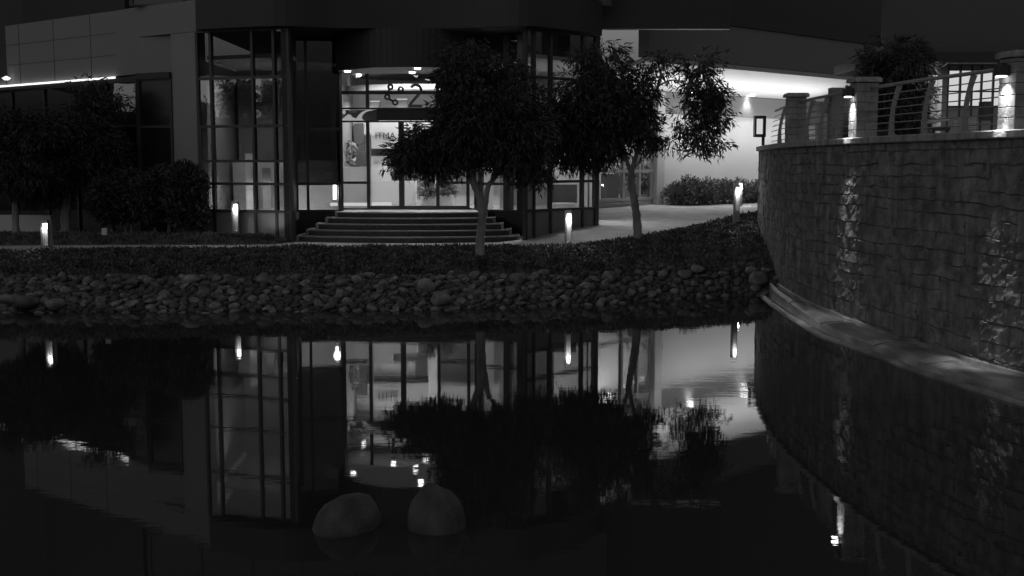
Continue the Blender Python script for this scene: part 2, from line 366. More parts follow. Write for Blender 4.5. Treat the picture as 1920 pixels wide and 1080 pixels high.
c = lerp2(D, E, te[2]); m = MB(); m.slab(c-Vector((.075, 0)), c+Vector((.075, 0)), 1.76, 4.19, -.05, .05); m.build('door_stile', M['frame'], bld)
# right glass bay
tg = [0, solve_t(G1, G2, 950), solve_t(G1, G2, 972), 1]
curtain(G1, G2, tg, [1.757, 2.48, 3.94, 6.4], 'glass')
m = MB(); m.slab(G1, G2, .95, 1.755, -.04, .2); m.build('plinth', M['black'], bld)
c = lerp2(G1, G2, tg[1]); m = MB(); m.slab(c-Vector((.05, -.03)), c+Vector((.1, -.05)), 1.76, 6.4, -.08, .2); m.build('column', M['frame'], bld)
c = lerp2(G1, G2, tg[2]); m = MB(); m.slab(c, G2, 1.0, 6.4, -.09, .2); m.build('column', M['black'], bld)
m = MB(); m.slab(E+Vector((.0, .02)), G1+Vector((-.1, .2)), 1.0, 6.4, 0, .1); m.build('door_jamb', M['frame'], bld)
th = [0, solve_t(H1, H2, 1000), solve_t(H1, H2, 1030), solve_t(H1, H2, 1090), solve_t(H1, H2, 1115), 1]
curtain(H1, H2, th, [1.0, 1.82, 2.55, 3.9, 5.2, 6.4], 'glass', glmap={(i, 0): 'mgrey' for i in range(5)}|{(0, 1): 'lgrey', (0, 2): 'lgrey', (0, 3): 'lgrey'})
# rear screen right of the tower
tk = [0, solve_t(K1, K2, 1165), solve_t(K1, K2, 1195), solve_t(K1, K2, 1221), 1]
curtain(K1, K2, tk, [1.72, 1.86, 2.78, 4.70, 5.4], 'glass', glmap={(i, 0): 'lgrey' for i in range(4)}|{(3, j): 'lgrey' for j in range(4)}|{(i, 3): 'mgrey' for i in range(4)}, frame='frame2' if 'frame2' in M else 'frame', fw=.05)
m = MB(); m.slab(lerp2(K1, K2, tk[3]), K2, 1.5, 5.4, -.18, .1); m.build('column', M['lgrey'], bld)
# pale wall, its upper band and the sloping bright soffit
m = MB(); m.slab(K2, K3, 1.2, 4.70, .0, .3); m.build('pale_wall', M['pale'], bld)
m = MB(); m.slab(K2, K3, 4.703, 5.42, -.03, .3); m.build('wall_band', M['bandg'], bld)
d = (K3-K2).normalized(); n = Vector((d.y, -d.x))
Ka = K2-d*4.0; Kb = K3+d*3; KZ = ((5.42, .02), (5.50, .0), (6.03, 2.75))
i0 = Ka+n*0; i1 = Kb+n*0; o0 = Ka+n*2.75; o1 = Kb+n*2.75+d*0
m = MB(); m.add([(i0.x, i0.y, 5.44), (i1.x, i1.y, 5.44), (o1.x, o1.y, 6.03), (o0.x, o0.y, 6.03),
                 (i0.x, i0.y, 5.60), (i1.x, i1.y, 5.60), (o1.x, o1.y, 6.15), (o0.x, o0.y, 6.15)],
                [(0,3,2,1),(4,5,6,7),(0,1,5,4),(1,2,6,5),(2,3,7,6),(3,0,4,7)]); m.build('soffit', M['ceil'], bld)
m = MB(); m.slab(o0+n*.12, o1+n*.12, 6.0, 6.13, .0, .115); m.build('gutter_edge', M['lgrey'], bld)
oX = o1+d*16; m = MB(); m.slab(o0+n*.06, oX+n*.06, 6.155, 7.35, .0, .4); m.build('upper_wall', M['mgrey'], bld)
m = MB(); m.slab(o0+n*.12, oX+n*.12, 7.353, 7.8, .0, 1.2); m.build('roof_edge', M['dwall'], bld)
m = MB(); m.slab(o0, oX, 7.803, 14, .3, .8); m.build('upper_wall', M['dwall'], bld)
# grey wall left of the tower and the dark glazed corner
L0 = Vector((XX(328, 31.4), 31.4)); L1 = Vector((XX(266, 31.9), 31.9)); 
m = MB(); m.slab(L0, A-Vector((.02, 0)), .9, 6.4, 0, .3); m.build('grey_wall', M['gwall'], bld)
W0 = Vector((-16.1, 36.9)); W1 = Vector((-11.0, 32.9)); Wd = (W0-W1).normalized()
WE = W1+Wd*24
wn = Vector((Wd.y, -Wd.x));  wn = wn if wn.y > 0 else -wn
g0 = W1+wn*1.2+(-Wd)*.3
curtain(L1, L0-Vector((.03, 0)), [0, 1], [1.0, 4.0, 5.25], 'dglass', glmap={(0, 0): 'black', (0, 1): 'black'})
m = MB(); m.slab(L1-Vector((.0, 0)), L0, 5.253, 5.42, -.1, .3); m.build('canopy_edge', M['dwall'], bld)
a0 = WE+wn*1.2; a1 = L1-Vector((.05, 0))
ts = [0, .3, .5, .62, .72, .80, .87, .94, 1]
curtain(a0, a1, ts, [.9, 2.6, 4.05, 5.25], 'dglass')
m = MB(); q = [WE, W1, L1+Vector((0, -.1)), L1+Vector((0, .6)), a0+Vector((0, .8))]
m.prism([tuple(p) for p in q], 5.26, 5.36); m.build('canopy', M['dwall'], bld)
m = MB(); m.slab(WE, W1, 5.365, 5.41, -.03, .03); m.build('light_strip', M['led'], bld)
m = MB(); m.slab(WE+wn*.06, W1+wn*.06, 5.413, 7.2, 0, .3); m.slab(W1+wn*.06, L1+Vector((0, .2)), 5.43, 7.2, 0, .3); m.slab(L1+Vector((.0, .2)), A+Vector((0, -.0)), 6.41, 7.2, 0, .3)
m.slab(L1+Vector((0,.2)), L0+Vector((0,.2)), 5.43, 6.40, 0, .3)
m.build('upper_wall', M['mgrey'], bld)
jm = MB(); wd2 = -Wd
for k in range(0, 8): c_ = W1+Wd*(k*1.9+1.2); jm.slab(c_, c_+wd2*.014, 5.42, 7.19, .05, .075)
for z_ in (6.0, 6.6): jm.slab(WE, W1, z_, z_+.014, .053, .075)
jm.build('wall_joint', M['dgrey'], bld)
# entrance canopy: curved front, pale ceiling below
fr = spline([(A.x+.1, 30.4), (-5.9, 29.6), (-4.4, 30.0), (-2.9, 30.15), (-1.2, 30.0), (.4, 29.6), (1.6, 30.6), (2.4, 31.8)], 6)
poly = [tuple(p) for p in fr]+[(2.4, 36), (A.x+.1, 36)]
m = MB(); m.prism([(p[0], p[1]+.12) for p in fr]+[(2.3, 39.9), (A.x+.15, 39.9)], 6.43, 6.6); m.build('roof_slab', M['dwall'], bld)
m = MB()
for i in range(len(fr)-1): m.slab(fr[i], fr[i+1], 6.41, 7.3, 0, .1)
m.build('fascia', M['dwall'], bld)
# entrance soffit at 5.45 in front of the glass
cf = spline([(C2.x-.02, 31.3), (-3.6, 30.3), (-2.7, 30.05), (-1.8, 30.2), (G1.x-.02, 31.2)], 6)
m = MB(); m.prism([tuple(p) for p in cf]+[(G1.x-.1, 32.45), (C2.x-.05, 32.45)], 5.46, 5.56); m.build('entrance_soffit', M['lgrey'], bld)
m = MB()
for i in range(len(cf)-1): m.slab(cf[i], cf[i+1], 5.44, 6.4, -.06, -.003)
m.build('entrance_fascia', M['dwall'], bld)
# upper storey (mostly above the picture): dark glazing
U0 = Vector((A.x-2.0, 31.9)); U1 = Vector((2.6, 31.9))
curtain(U0, U1, [i/9 for i in range(10)], [7.2, 8.6, 10.2], 'dglass', fw=.05)
m = MB(); m.box(-30, 36.5, 5.7, A.x-2, 37, 11); m.slab(WE+wn*.4, W1+wn*.4, 7.203, 11, 0, .3); m.box(A.x-2, 32.8, 6.7, 6.0, 33.1, 11); m.build('upper_wall', M['dwall'], bld)
# steps
st = thing('entrance_steps', (XX(768, 30), 30, 1.02), 'five broad dark granite steps with pale nosings below the glass entrance', 'steps')
for k in range(5):
    z0 = 1.0+.145*k; z1 = 1.02+.145*(k+1); Yc = 29.6+.32*k; sag = .62
    xl = XX(565.5, 30.7)+.215*k; xr = XX(970, 30.7)-.215*k; xm = (xl+xr)/2; h = (xr-xl)/2
    arc = [(xm+h*t, Yc+sag*t*t*(h/2.83)**2*.95) for t in np.linspace(-1, 1, 33)]
    bk = 32.46
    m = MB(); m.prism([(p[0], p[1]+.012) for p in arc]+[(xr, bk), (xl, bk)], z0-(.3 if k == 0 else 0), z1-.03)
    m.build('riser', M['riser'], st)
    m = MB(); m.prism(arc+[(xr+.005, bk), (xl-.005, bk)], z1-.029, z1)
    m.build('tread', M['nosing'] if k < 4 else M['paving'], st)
    # pale cheek slabs at both ends
    m = MB()
    for xx, sg in ((xl, -1), (xr, 1)):
        m = MB(); m.box(min(xx, xx+sg*.07)+.001*sg, arc[0][1]-.01, z0-.2, max(xx, xx+sg*.07)+.001*sg, 31.25+.02*k, z1+.012)
        m.build('cheek', M['cap'], st)

# ------------------------------------------------------------------ lobby and rooms behind the glass
m = MB(); m.prism([(A.x+.2, A.y+.25), (B.x-.1, B.y+.2), (C1.x+.05, C1.y+.2), (C2.x, C2.y+.15), (D.x, D.y+.1), (E.x, E.y+.1), (G1.x, G1.y+.15), (G2.x, G2.y+.2), (H1.x+.05, H1.y+.2), (H2.x-.2, H2.y+.2), (K1.x, K1.y+.1), (K2.x-.1, K2.y+.1), (5, 44), (-8, 44)], 1.55, 1.74)
m.build('lobby_floor', M['floor'], bld)
m = MB(); m.prism([(A.x+.2, A.y+.25), (B.x-.1, B.y+.2), (C1.x+.05, C1.y+.25), (C2.x, C2.y+.25), (D.x, D.y+.15), (E.x, E.y+.15), (G1.x, G1.y+.3), (G2.x, G2.y+.3), (H1.x+.05, H1.y+.3), (H2.x-.2, H2.y+.2), (2.4, 40), (-8, 40)], 5.7, 5.8)
m.build('lobby_ceiling', M['lgrey'], bld)
m = MB(); m.box(-8.3, 38.0, 1.74, 2.3, 38.2, 5.7); m.build('back_wall', M['lgrey'], bld)
m = MB(); m.box(-8.3, 31.3, 1.74, -8.1, 37.99, 5.7); m.box(XX(641, 32.6)-.35, 33.2, 1.74, XX(641, 32.6)-.2, 37.99, 5.7); m.box(-.35, 33.6, 1.74, -.2, 37.99, 5.7); m.build('inner_wall', M['mgrey'], bld)
m = MB(); m.slab((K1.x-1, K1.y+3), (K2.x+1, K2.y+3.3), 1.74, 5.4, 0, .2); m.build('rear_room_wall', M['lgrey'], bld)
m = MB(); m.box(2.3, 33, 1.0, 2.42, 40, 6.4); m.build('side_wall', M['lgrey'], bld)
# tower back wall + column
m = MB(); m.box(-8.0, 34.6, 1.74, -5.05, 34.75, 5.7); m.build('inner_wall', M['mgrey'], bld)
m = MB(); m.box(XX(461, 33), 33, 1.74, XX(474, 33), 33.25, 3.3); m.box(XX(388, 33), 33.3, 1.74, XX(403, 33), 33.5, 3.0); m.build('column', M['white'], bld)
m = MB(); m.box(-8.0, 33.8, 1.74, -5.1, 33.9, 3.1); m.build('partition', M['lgrey'], bld)  # pale board added so the lower tower panes look brighter
m = MB(); m.box(XX(492, 32.5), 32.5, 1.74, XX(506, 32.5), 32.7, 2.9); m.build('column', M['mgrey'], bld)
# right tower inner walls
m = MB(); m.box(XX(1040, 35), 35, 1.74, 2.25, 35.15, 5.7); m.build('inner_wall', M['lgrey'], bld)
m = MB(); m.box(XX(1028, 33.5), 33.5, 1.74, XX(1032, 33.5)+.05, 33.7, 5.7); m.box(XX(908, 33.8), 33.2, 1.74, XX(925, 33.2), 33.3, 5.7); m.build('column', M['white'], bld)

def item(name, mb, m_, label, cat, group=None, bevel=.004, kids=(), loc=None):
    t = mb.build(name, m_, bevel=bevel, loc=loc); return tag(t, label, cat, group)
def pbox(x0, y0, x1, y1, Y, dep, mb=None):
    """box whose front face fills the pixel rectangle at depth Y"""
    mb = mb or MB(); a = P(x0, y0, Y); b = P(x1, y1, Y)
    return mb.box(min(a.x, b.x), Y, min(a.z, b.z), max(a.x, b.x), Y+dep, max(a.z, b.z))
item('partition', pbox(641, 313, 691, 397, 34.4, .12), M['lgrey'], 'plain grey waist high partition behind the left glass pane of the entrance', 'partition')
item('cabinet', pbox(663, 231, 682, 312, 36.2, .4), M['dgrey'], 'tall dark cabinet seen above the grey partition in the lobby', 'cabinet')
item('cabinet', pbox(664, 284, 692, 312, 35.6, .4), M['dgrey'], 'low wide dark cabinet just above the grey partition', 'cabinet')
sg = thing('sign_board', P(735, 277, 34.2), 'large white lobby board with thin dark lettering above the reception', 'sign')
pbox(696, 230, 800, 278, 34.2, .06).build('board', M['white'], sg)
def text(body, name, px, py, hpx, Y, matl, parent, offset=0.0, extrude=.004):
    cu = bpy.data.curves.new(name, 'FONT'); cu.body = body; cu.size = hpx*Y/F/.72; cu.extrude = extrude; cu.offset = offset
    o = bpy.data.objects.new(name, cu); COL.objects.link(o)
    bpy.context.view_layer.update()
    me = bpy.data.meshes.new_from_object(o.evaluated_get(bpy.context.evaluated_depsgraph_get()))
    bpy.data.objects.remove(o)
    rot = Matrix.Rotation(R(90), 4, 'X'); me.transform(rot)
    ob = link(name, me, matl, parent); ob.location = Vector(P(px, py, Y))-wloc(parent); return ob
text('ITMA', 'lettering', 703, 260, 12, 34.18, M['dgrey'], sg, offset=.0)
item('wall_panel', pbox(696, 279, 800, 292, 34.4, .05), M['dgrey'], 'dark horizontal band between the white lobby board and the white panel', 'panel')
ws = thing('wall_sign', P(735, 320, 34.3), 'white panel with faint small lettering under the dark band in the lobby', 'sign')
pbox(696, 292.5, 775, 320, 34.3, .05).build('board', M['white'], ws)
text('Cam', 'lettering', 700, 308, 5, 34.28, M['mgrey'], ws)
rc = thing('reception_desk', P(740, 386, 33.6), 'white reception desk just inside the glass entrance doors', 'desk')
m = pbox(696, 321, 733, 340, 33.9, .5); m.build('raised_counter', M['white'], rc)
m = pbox(696, 340.5, 779, 391, 33.8, .6); m.build('desk_front', M['white'], rc)
item('monitor', pbox(734, 322, 752, 337, 34.1, .04), M['dgrey'], 'dark screen standing on the white reception desk', 'monitor')
m = MB()
for i in range(6): pbox(779, 321+9*i, 795, 329+9*i, 35.5, .3, m)
item('shelf_unit', m, M['mgrey'], 'grey slatted shelf unit between the desk and the white column', 'shelf')
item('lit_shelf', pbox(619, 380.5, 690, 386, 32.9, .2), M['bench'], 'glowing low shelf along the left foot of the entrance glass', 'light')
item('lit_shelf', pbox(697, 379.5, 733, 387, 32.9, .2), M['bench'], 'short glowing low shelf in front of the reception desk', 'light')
item('column', pbox(799, 231, 818, 392, 35.2, .4), M['white'], 'white square lobby column behind the planter', 'column')
item('tube_light', MB().tube([P(627.5, 374, 32.3), P(627.5, 347, 32.3)], .045, 10), M['tubel'], 'bright vertical tube lamp behind the lower pane left of the entrance', 'lamp')
light('tube_glow', 'POINT', P(627.5, 360, 32.0), 3.0, shadow_soft_size=.1)
def planter(x0, x1, Y, y0, y1, label, foliage_blobs, tall=False):
    t = thing('planter', P((x0+x1)/2, y1, Y), label, 'planter')
    pbox(x0, y0, x1, y1, Y, .5).build('pot', M['white'], t, bevel=.01)
    sprays(px_blobs(foliage_blobs, Y+.25), 260, 6, .14, .11, .035, M['indoor'], t, 'foliage', droop=.2, spread=.9)
    return t
planter(788, 821, 33.4, 368, 392, 'white box planter with a leafy shrub left of the door mullion', [(805, 358, 15, 13, 0, .3, 1)])
planter(824, 850, 34.0, 366, 388, 'white box planter with a leafy shrub right of the door mullion', [(836, 354, 14, 14, 0, .3, 1)])
item('dark_screen', pbox(1034, 346, 1082, 381, 33.6, .1), M['dgrey'], 'dark low screen inside the right glass bay', 'screen')
item('low_bench', pbox(1037, 381, 1078, 392, 33.0, .4), M['lgrey'], 'pale low bench inside the right glass bay', 'bench')
item('door_leaf', pbox(1127, 326, 1160, 372, 39.2, .06), M['mgrey'], 'grey door leaf behind the rear glass screen', 'door')
for (px, w_, lab) in ((1178, 12, 'tall leafy plant in a pale pot behind the rear glass screen'), (1209, 10, 'drooping leafy plant in a pale pot by the pale corner column')):
    t = thing('potted_plant', P(px, 377, 40.6), lab, 'plant')
    pbox(px-w_*.5, 355, px+w_*.5, 377, 40.6, .25).build('pot', M['lgrey'], t)
    sprays(px_blobs([(px, 335, w_, 22, .1, .2, 1), (px, 310, w_*.8, 16, .1, .2, .7)], 40.6), 120, 6, .3, .26, .05, M['indoor'], t, 'foliage', droop=.5, spread=.5)
# large-leaved plant in the left bay
t = thing('potted_plant', P(656, 313, 35.0), 'broad leaved indoor plant standing behind the grey partition', 'plant')
m = MB(); m.tube([P(656, 392, 35.0), P(657, 330, 35), P(654, 280, 35.0)], [.02, .018, .01], 6); m.build('stem', M['bark'], t)
c = np.array([tuple(P(random.uniform(646, 662), random.uniform(262, 308), 35.0+random.uniform(-.2, .2))) for _ in range(30)])
leaves('foliage', c, np.tile([0, 0, -.4], (30, 1)), .36, .15, M['indoor'], t, .7)
# abstract mural over the left door pane, its brightness put into glowing paint
mu = thing('mural', P(675, 228, 32.75), 'abstract painted panel of pale and grey rounded shapes over the left entrance pane', 'artwork')
pbox(641, 206, 709, 228, 32.75, .03).build('board', M['mgrey'], mu)
def flat_shape(pts, Y, dep=.012):
    m = MB(); q = [P(x, y, Y) for x, y in pts]; n_ = len(q)
    m.add([(p.x, Y, p.z) for p in q]+[(p.x, Y+dep, p.z) for p in q], [tuple(range(n_)), tuple(range(n_, 2*n_))[::-1]]+[(i, n_+i, n_+(i+1) % n_, (i+1) % n_) for i in range(n_)])
    return m
def blobpx(cx, cy, rx, ry, rot=0, n=20):
    return [(cx+rx*math.cos(a)*math.cos(rot)-ry*math.sin(a)*math.sin(rot), cy+rx*math.cos(a)*math.sin(rot)+ry*math.sin(a)*math.cos(rot)) for a in np.linspace(0, 2*math.pi, n, endpoint=False)]
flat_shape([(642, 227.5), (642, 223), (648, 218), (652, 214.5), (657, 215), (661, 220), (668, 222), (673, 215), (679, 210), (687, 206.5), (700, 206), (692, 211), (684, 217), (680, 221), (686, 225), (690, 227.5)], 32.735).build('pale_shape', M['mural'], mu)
flat_shape(blobpx(692, 217, 14, 8.5, -.4), 32.72).build('grey_shape', M['mgrey'], mu)
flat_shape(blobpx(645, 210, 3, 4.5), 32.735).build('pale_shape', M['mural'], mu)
flat_shape(blobpx(662, 209, 9, 2.8, .1), 32.735).build('grey_shape', M['lgrey'], mu)
# upper lobby bands
m = MB(); 
m.prism([tuple(p) for p in spline([(-4.9, 35.2), (-3.9, 34.4), (-2.4, 34.2), (-.5, 34.8)], 6)]+[(-.5, 37.9), (-4.9, 37.9)], 5.15, 5.30); m.build('mezzanine_edge', M['white'], bld)
m = MB(); m.box(-4.9, 36.4, 3.9, -.4, 36.5, 5.14); m.build('mezzanine_wall', M['lgrey'], bld)
def updn(px0, px1, py0, py1, label):
    t = thing('wall_lamp', P((px0+px1)/2, py1, 36.2), label, 'lamp')
    pbox(px0, py0+2, px1, py1, 36.2, .12).build('shade', M['lgrey'], t); pbox(px0, py0, px1, py0+1.6, 36.2, .12).build('lamp_slot', M['bench'], t)
updn(694, 711, 189, 204, 'pale box lamp with glowing top edge left of the ring emblem')
updn(744, 763, 185, 203, 'pale box lamp with glowing top edge right below the ring emblem')
# emblem and number on the glass
em = thing('emblem', P(738, 195, 32.40), 'dark emblem of linked rings fixed on the glass over the entrance', 'emblem')
def ring(cx, cy, ro, ri, mb, Y=32.40):
    a = [P(cx+ro*math.cos(t), cy+ro*math.sin(t), Y) for t in np.linspace(0, 2*math.pi, 24, endpoint=False)]
    b = [P(cx+ri*math.cos(t), cy+ri*math.sin(t), Y) for t in np.linspace(0, 2*math.pi, 24, endpoint=False)]
    vs = a+b+[p+Vector((0, .03, 0)) for p in a+b]; fs = []
    for i in range(24):
        j = (i+1) % 24; fs += [(i, j, 24+j, 24+i), (48+i, 72+i, 72+j, 48+j), (i, 48+i, 48+j, j), (24+i, 24+j, 72+j, 72+i)]
    mb.add(vs, fs)
for (x, y) in ((732, 163), (751.3, 167.4), (726, 181.8), (741, 192.2)):
    m = MB(); ring(x, y, 6.1, 2.3, m); m.build('ring', M['frame'], em)
m = MB(); m.tube([P(742.3, 161.4, 32.41)-Vector((.0, .01, 0)), P(742.3, 161.4, 32.43)], .02, 8); m.build('dot', M['frame'], em)
def bar(x0, y0, x1, y1, wpx, Y=32.415):
    d_ = Vector((x1-x0, y1-y0)).normalized(); n_ = Vector((-d_.y, d_.x))*wpx/2
    return flat_shape([(x0+n_.x, y0+n_.y), (x1+n_.x, y1+n_.y), (x1-n_.x, y1-n_.y), (x0-n_.x, y0-n_.y)], Y, .02)
bar(729.5, 168, 727.2, 177, 4).build('link', M['frame'], em); bar(729.5, 185.5, 737, 189.6, 4).build('link', M['frame'], em); bar(751, 172.5, 750.6, 176, 3.4).build('link', M['frame'], em)
pts = [(779.5+10*math.cos(a), 168.5-9.2*math.sin(a)) for a in np.linspace(math.pi*.86, -.55, 16)]+[(771, 193), (768, 199)]
m = MB(); L_ = []; R_ = []
for i, p in enumerate(pts):
    q0 = Vector(pts[max(i-1, 0)]); q1 = Vector(pts[min(i+1, len(pts)-1)]); d_ = (q1-q0).normalized(); n_ = Vector((-d_.y, d_.x))*2.6
    L_.append((p[0]+n_.x, p[1]+n_.y)); R_.append((p[0]-n_.x, p[1]-n_.y))
for i in range(len(pts)-1):
    q = [L_[i], L_[i+1], R_[i+1], R_[i]]; s_ = flat_shape(q, 32.40, .03); m.add(s_.v, s_.f)
s_ = flat_shape([(765.5, 196), (792, 196), (792, 201), (765.5, 201)], 32.398, .034); m.add(s_.v, s_.f)
item('number_sign', m, M['frame'], 'large dark figure 2 fixed on the glass beside the ring emblem', 'sign', bevel=0)
# downlights: seen directly and in the pond
def downlight(px, Y, z, label, e=6, r=.075, energy=8, grp='recessed downlights of the entrance'):
    p = Vector((XX(px, Y, 160), Y, z)); t = thing('downlight', p, label, 'lamp', grp)
    MB().tube([p+Vector((0, 0, -.012)), p+Vector((0, 0, .02))], r, 14).build('lens', M['spot'], t)
    mm = MB(); vs = []; ring2 = []
    for k in range(16):
        a = 2*math.pi*k/16; vs += [(p.x+math.cos(a)*r*1.02, p.y+math.sin(a)*r*1.02, p.z-.006), (p.x+math.cos(a)*r*1.3, p.y+math.sin(a)*r*1.3, p.z-.006), (p.x+math.cos(a)*r*1.3, p.y+math.sin(a)*r*1.3, p.z+.01)]
    fs = []
    for k in range(16):
        j = (k+1) % 16; fs += [(3*k, 3*j, 3*j+1, 3*k+1), (3*k+1, 3*j+1, 3*j+2, 3*k+2)]
    mm.add(vs, fs); mm.build('trim_ring', M['white'], t)
    if energy: light('bulb', 'SPOT', p+Vector((0, 0, -.03)), energy, t, spot_size=R(110), spot_blend=.8, shadow_soft_size=.05)
downlight(652, 31.5, 5.44, 'round downlight in the porch ceiling at its left corner'); downlight(783, 30.6, 5.44, 'round downlight nearest the front edge of the porch ceiling')
downlight(773, 31.9, 5.44, 'round downlight in the middle of the porch ceiling close to the glass')
downlight(730, 33.4, 5.66, 'round lobby ceiling downlight above the ring emblem', energy=6); downlight(793, 34.0, 5.66, 'round lobby ceiling downlight above the figure 2', energy=6); downlight(673, 35.8, 5.66, 'round lobby ceiling downlight left of the ring emblem', energy=6)
# room lights
def area(loc, sx, sy, e, rot=(0, 0, 0), name='room_light'): return light(name, 'AREA', loc, e, None, shape='RECTANGLE', size=sx, size_y=sy, rot=rot)
for lx in (-4.3, -3.3, -2.3, -1.3):
    for ly in (33.7, 35.4): light('lobby_lamp', 'SPOT', (lx, ly, 5.62 if ly < 34 else 5.1), 150, None, spot_size=R(150), spot_blend=.9, shadow_soft_size=.03)
for lx in (-4.0, -2.9, -1.8): light('lobby_lamp', 'SPOT', (lx, 32.9, 4.12), 45, None, spot_size=R(150), spot_blend=.9, shadow_soft_size=.03)
for lx in (-7.4, -6.2): light('bay_fill', 'SPOT', (lx, 32.4, 5.6), 170, None, spot_size=R(140), spot_blend=1, shadow_soft_size=.03); light('bay_fill', 'SPOT', (lx, 32.0, 3.05), 180, None, spot_size=R(140), spot_blend=1, shadow_soft_size=.03)  # unseen lamps added to brighten the tower room, lower pair hangs without fittings
area((.9, 33.0, 5.2), 1.4, 2.2, 115); area((4.0, 40.3, 5.2), 2.2, 1.2, 110)
# floating lamps without fixtures, added to brighten the pale wall and soffit
ang = math.atan2(d.y, d.x)
mid = K2+d*3.8+n*1.15
o = area((mid.x, mid.y, 4.66), 8.5, .12, 82, name='wall_fill'); o.rotation_euler = (R(22), 0, ang)
mid2 = K2+d*3.0+n*1.3
o = area((mid2.x, mid2.y, 4.5), 11, .8, 110, name='soffit_fill'); o.rotation_euler = (R(180), 0, ang)
for px, Y_, lab in ((1407, 43.0, 'round soffit downlight over the pale wall near the stone terrace'), (1303, 40.9, 'round soffit downlight over the pale wall behind the right tree')):
    downlight(px, Y_, 5.46, lab, r=.13, energy=60, grp='soffit downlights over the pale wall')
# small fittings on the pale wall
def onwall(px, py0, py1, wpx, dep):
    tt = solve_t(K2, K3, px); c_ = lerp2(K2, K3, tt); mb = MB(); hw = wpx*c_.y/F/2
    mb.slab(c_-d*hw, c_+d*hw, ZZ(py1, c_.y), ZZ(py0, c_.y), -dep, -.002); return mb
item('door_sign', onwall(1241.5, 291, 300, 3, .02), M['dgrey'], 'small dark plate on the pale wall beside the corner column', 'sign')
item('meter_box', onwall(1420, 284, 297, 8, .1), M['lgrey'], 'small pale box low on the pale wall next to the stone terrace', 'box')
t = thing('wall_lantern', P(1424, 258, 36.0), 'dark framed box lantern with glowing face beside the stone terrace', 'lantern')
m = MB(); a = P(1416, 217, 36.0); b = P(1436, 257, 36.0)
m.box(a.x, 36, b.z, b.x, 36.25, b.z+.09); m.box(a.x, 36, a.z-.09, b.x, 36.25, a.z); m.box(a.x, 36, b.z+.09, a.x+.05, 36.25, a.z-.09); m.box(b.x-.09, 36, b.z+.09, b.x, 36.25, a.z-.09)
m.build('frame', M['frame'], t); MB().box(a.x+.05, 36.06, b.z+.09, b.x-.09, 36.18, a.z-.09).build('lit_panel', M['litw'], t)
MB().box(b.x-.06, 36.25, 1.4, b.x+.02, 36.33, b.z+.3).build('post', M['frame'], t)

# ------------------------------------------------------------------ bollard lamps
def bollard(px, Y, z, label, h=.88, e=6, grp='bollard lamps along the path'):
    x = XX(px, Y, 430); t = thing('bollard_lamp', (x, Y, z-.05), label, 'bollard', grp)
    m = MB(); w_ = .072
    m.box(x-w_-.03, Y-.03, z-.2, x-.055, Y+.12, z+h); m.box(x+.055, Y-.03, z-.2, x+w_-.01, Y+.12, z+h)
    m.box(x-.055, Y+.07, z-.2, x+.055, Y+.12, z+h-.08); m.box(x-.055, Y-.03, z+h-.08, x+.055, Y+.12, z+h); m.box(x-.055, Y-.03, z-.2, x+.055, Y+.07, z+.12)
    m.build('post', M['post'], t, bevel=.006)
    MB().tube([(x, Y+.02, z+h-.16), (x, Y+.02, z+h-.085)], .038, 10).build('lamp', M['lamp'], t)
    light('bulb', 'POINT', (x, Y-.03, z+h-.2), e, t, shadow_soft_size=.03); light('bulb', 'SPOT', (x, Y-.06, z+h-.12), e*2.2, t, spot_size=R(120), spot_blend=1, shadow_soft_size=.03)
    return t
bollard(85, 27.2, 1.02, 'lit bollard at the far left above the dark ground cover', .70, 3)
t = thing('post', P(95, 470, 27.25), 'slim unlit grey post right beside the leftmost lit bollard', 'post'); p_ = P(95, 470, 27.25); MB().box(p_.x-.035, 27.25, .9, p_.x+.035, 27.32, p_.z+.62).build('shaft', M['post'], t, bevel=.005); MB().box(p_.x-.04, 27.24, p_.z+.622, p_.x+.04, 27.33, p_.z+.64).build('cap', M['post'], t)
bollard(443, 30.2, 1.18, 'lit bollard in the planting bed before the left glass tower')
bollard(1067, 28.3, 1.02, 'lit bollard at the path edge between the two trees', e=8)
bollard(1382, 32.7, 1.60, 'lit bollard on the slope close to the stone retaining wall', .84)
bollard(1387, 38.5, 1.56, 'small distant lit bollard in front of the hedge', .9)

# ------------------------------------------------------------------ stone retaining wall
wp = spline([(16, 40.5), (11.5, 39.0), (8.6, 36.8), (7.25, 34.3), (6.76, 31.8), (6.42, 29), (6.24, 26.5), (6.25, 24.2), (6.5, 20.6), (6.9, 18.2), (7.2, 16.5), (8.2, 13), (10, 9), (13, 6)], 14)
seg = np.linalg.norm(np.diff(wp, axis=0), axis=1); cum = np.concatenate([[0], np.cumsum(seg)]); LW = cum[-1]
def W(s, off=0, z=0):
    s = max(0.001, min(LW-.001, s)); i = int(np.searchsorted(cum, s)-1); i = max(0, min(len(seg)-1, i)); t = (s-cum[i])/seg[i]
    # smoothed tangent
    j0 = max(0, i-1); j1 = min(len(wp)-1, i+2)
    tg = wp[j1]-wp[j0]; tg = tg/np.linalg.norm(tg); p = wp[i]*(1-t)+wp[i+1]*t
    nx, ny = tg[1], -tg[0]   # pond side is to the right-hand when walking toward the camera
    if nx > 0: pass
    nrm = np.array([tg[1], -tg[0]])
    return Vector((p[0]+nrm[0]*off, p[1]+nrm[1]*off, z)), Vector((tg[0], tg[1], 0)), Vector((nrm[0], nrm[1], 0))
_, _, nn_ = W(LW*.5)
PS = 1 if nn_.x < 0 else -1      # sign that makes offsets positive toward the pond
def s_at_px(px, off=0):
    best = None
    for s in np.linspace(9, LW-4, 1500):
        p, _, _ = W(s, off*PS)
        e = abs((px-960)/F-p.x/p.y*.9967)
        if p.y < 31.5 and (best is None or e < best[0]): best = (e, s)
    return best[1]
rw = thing('retaining_wall', (6.3, 25, 0), 'tall curved wall of rough coursed stone rising from the pond on the right', 'wall')
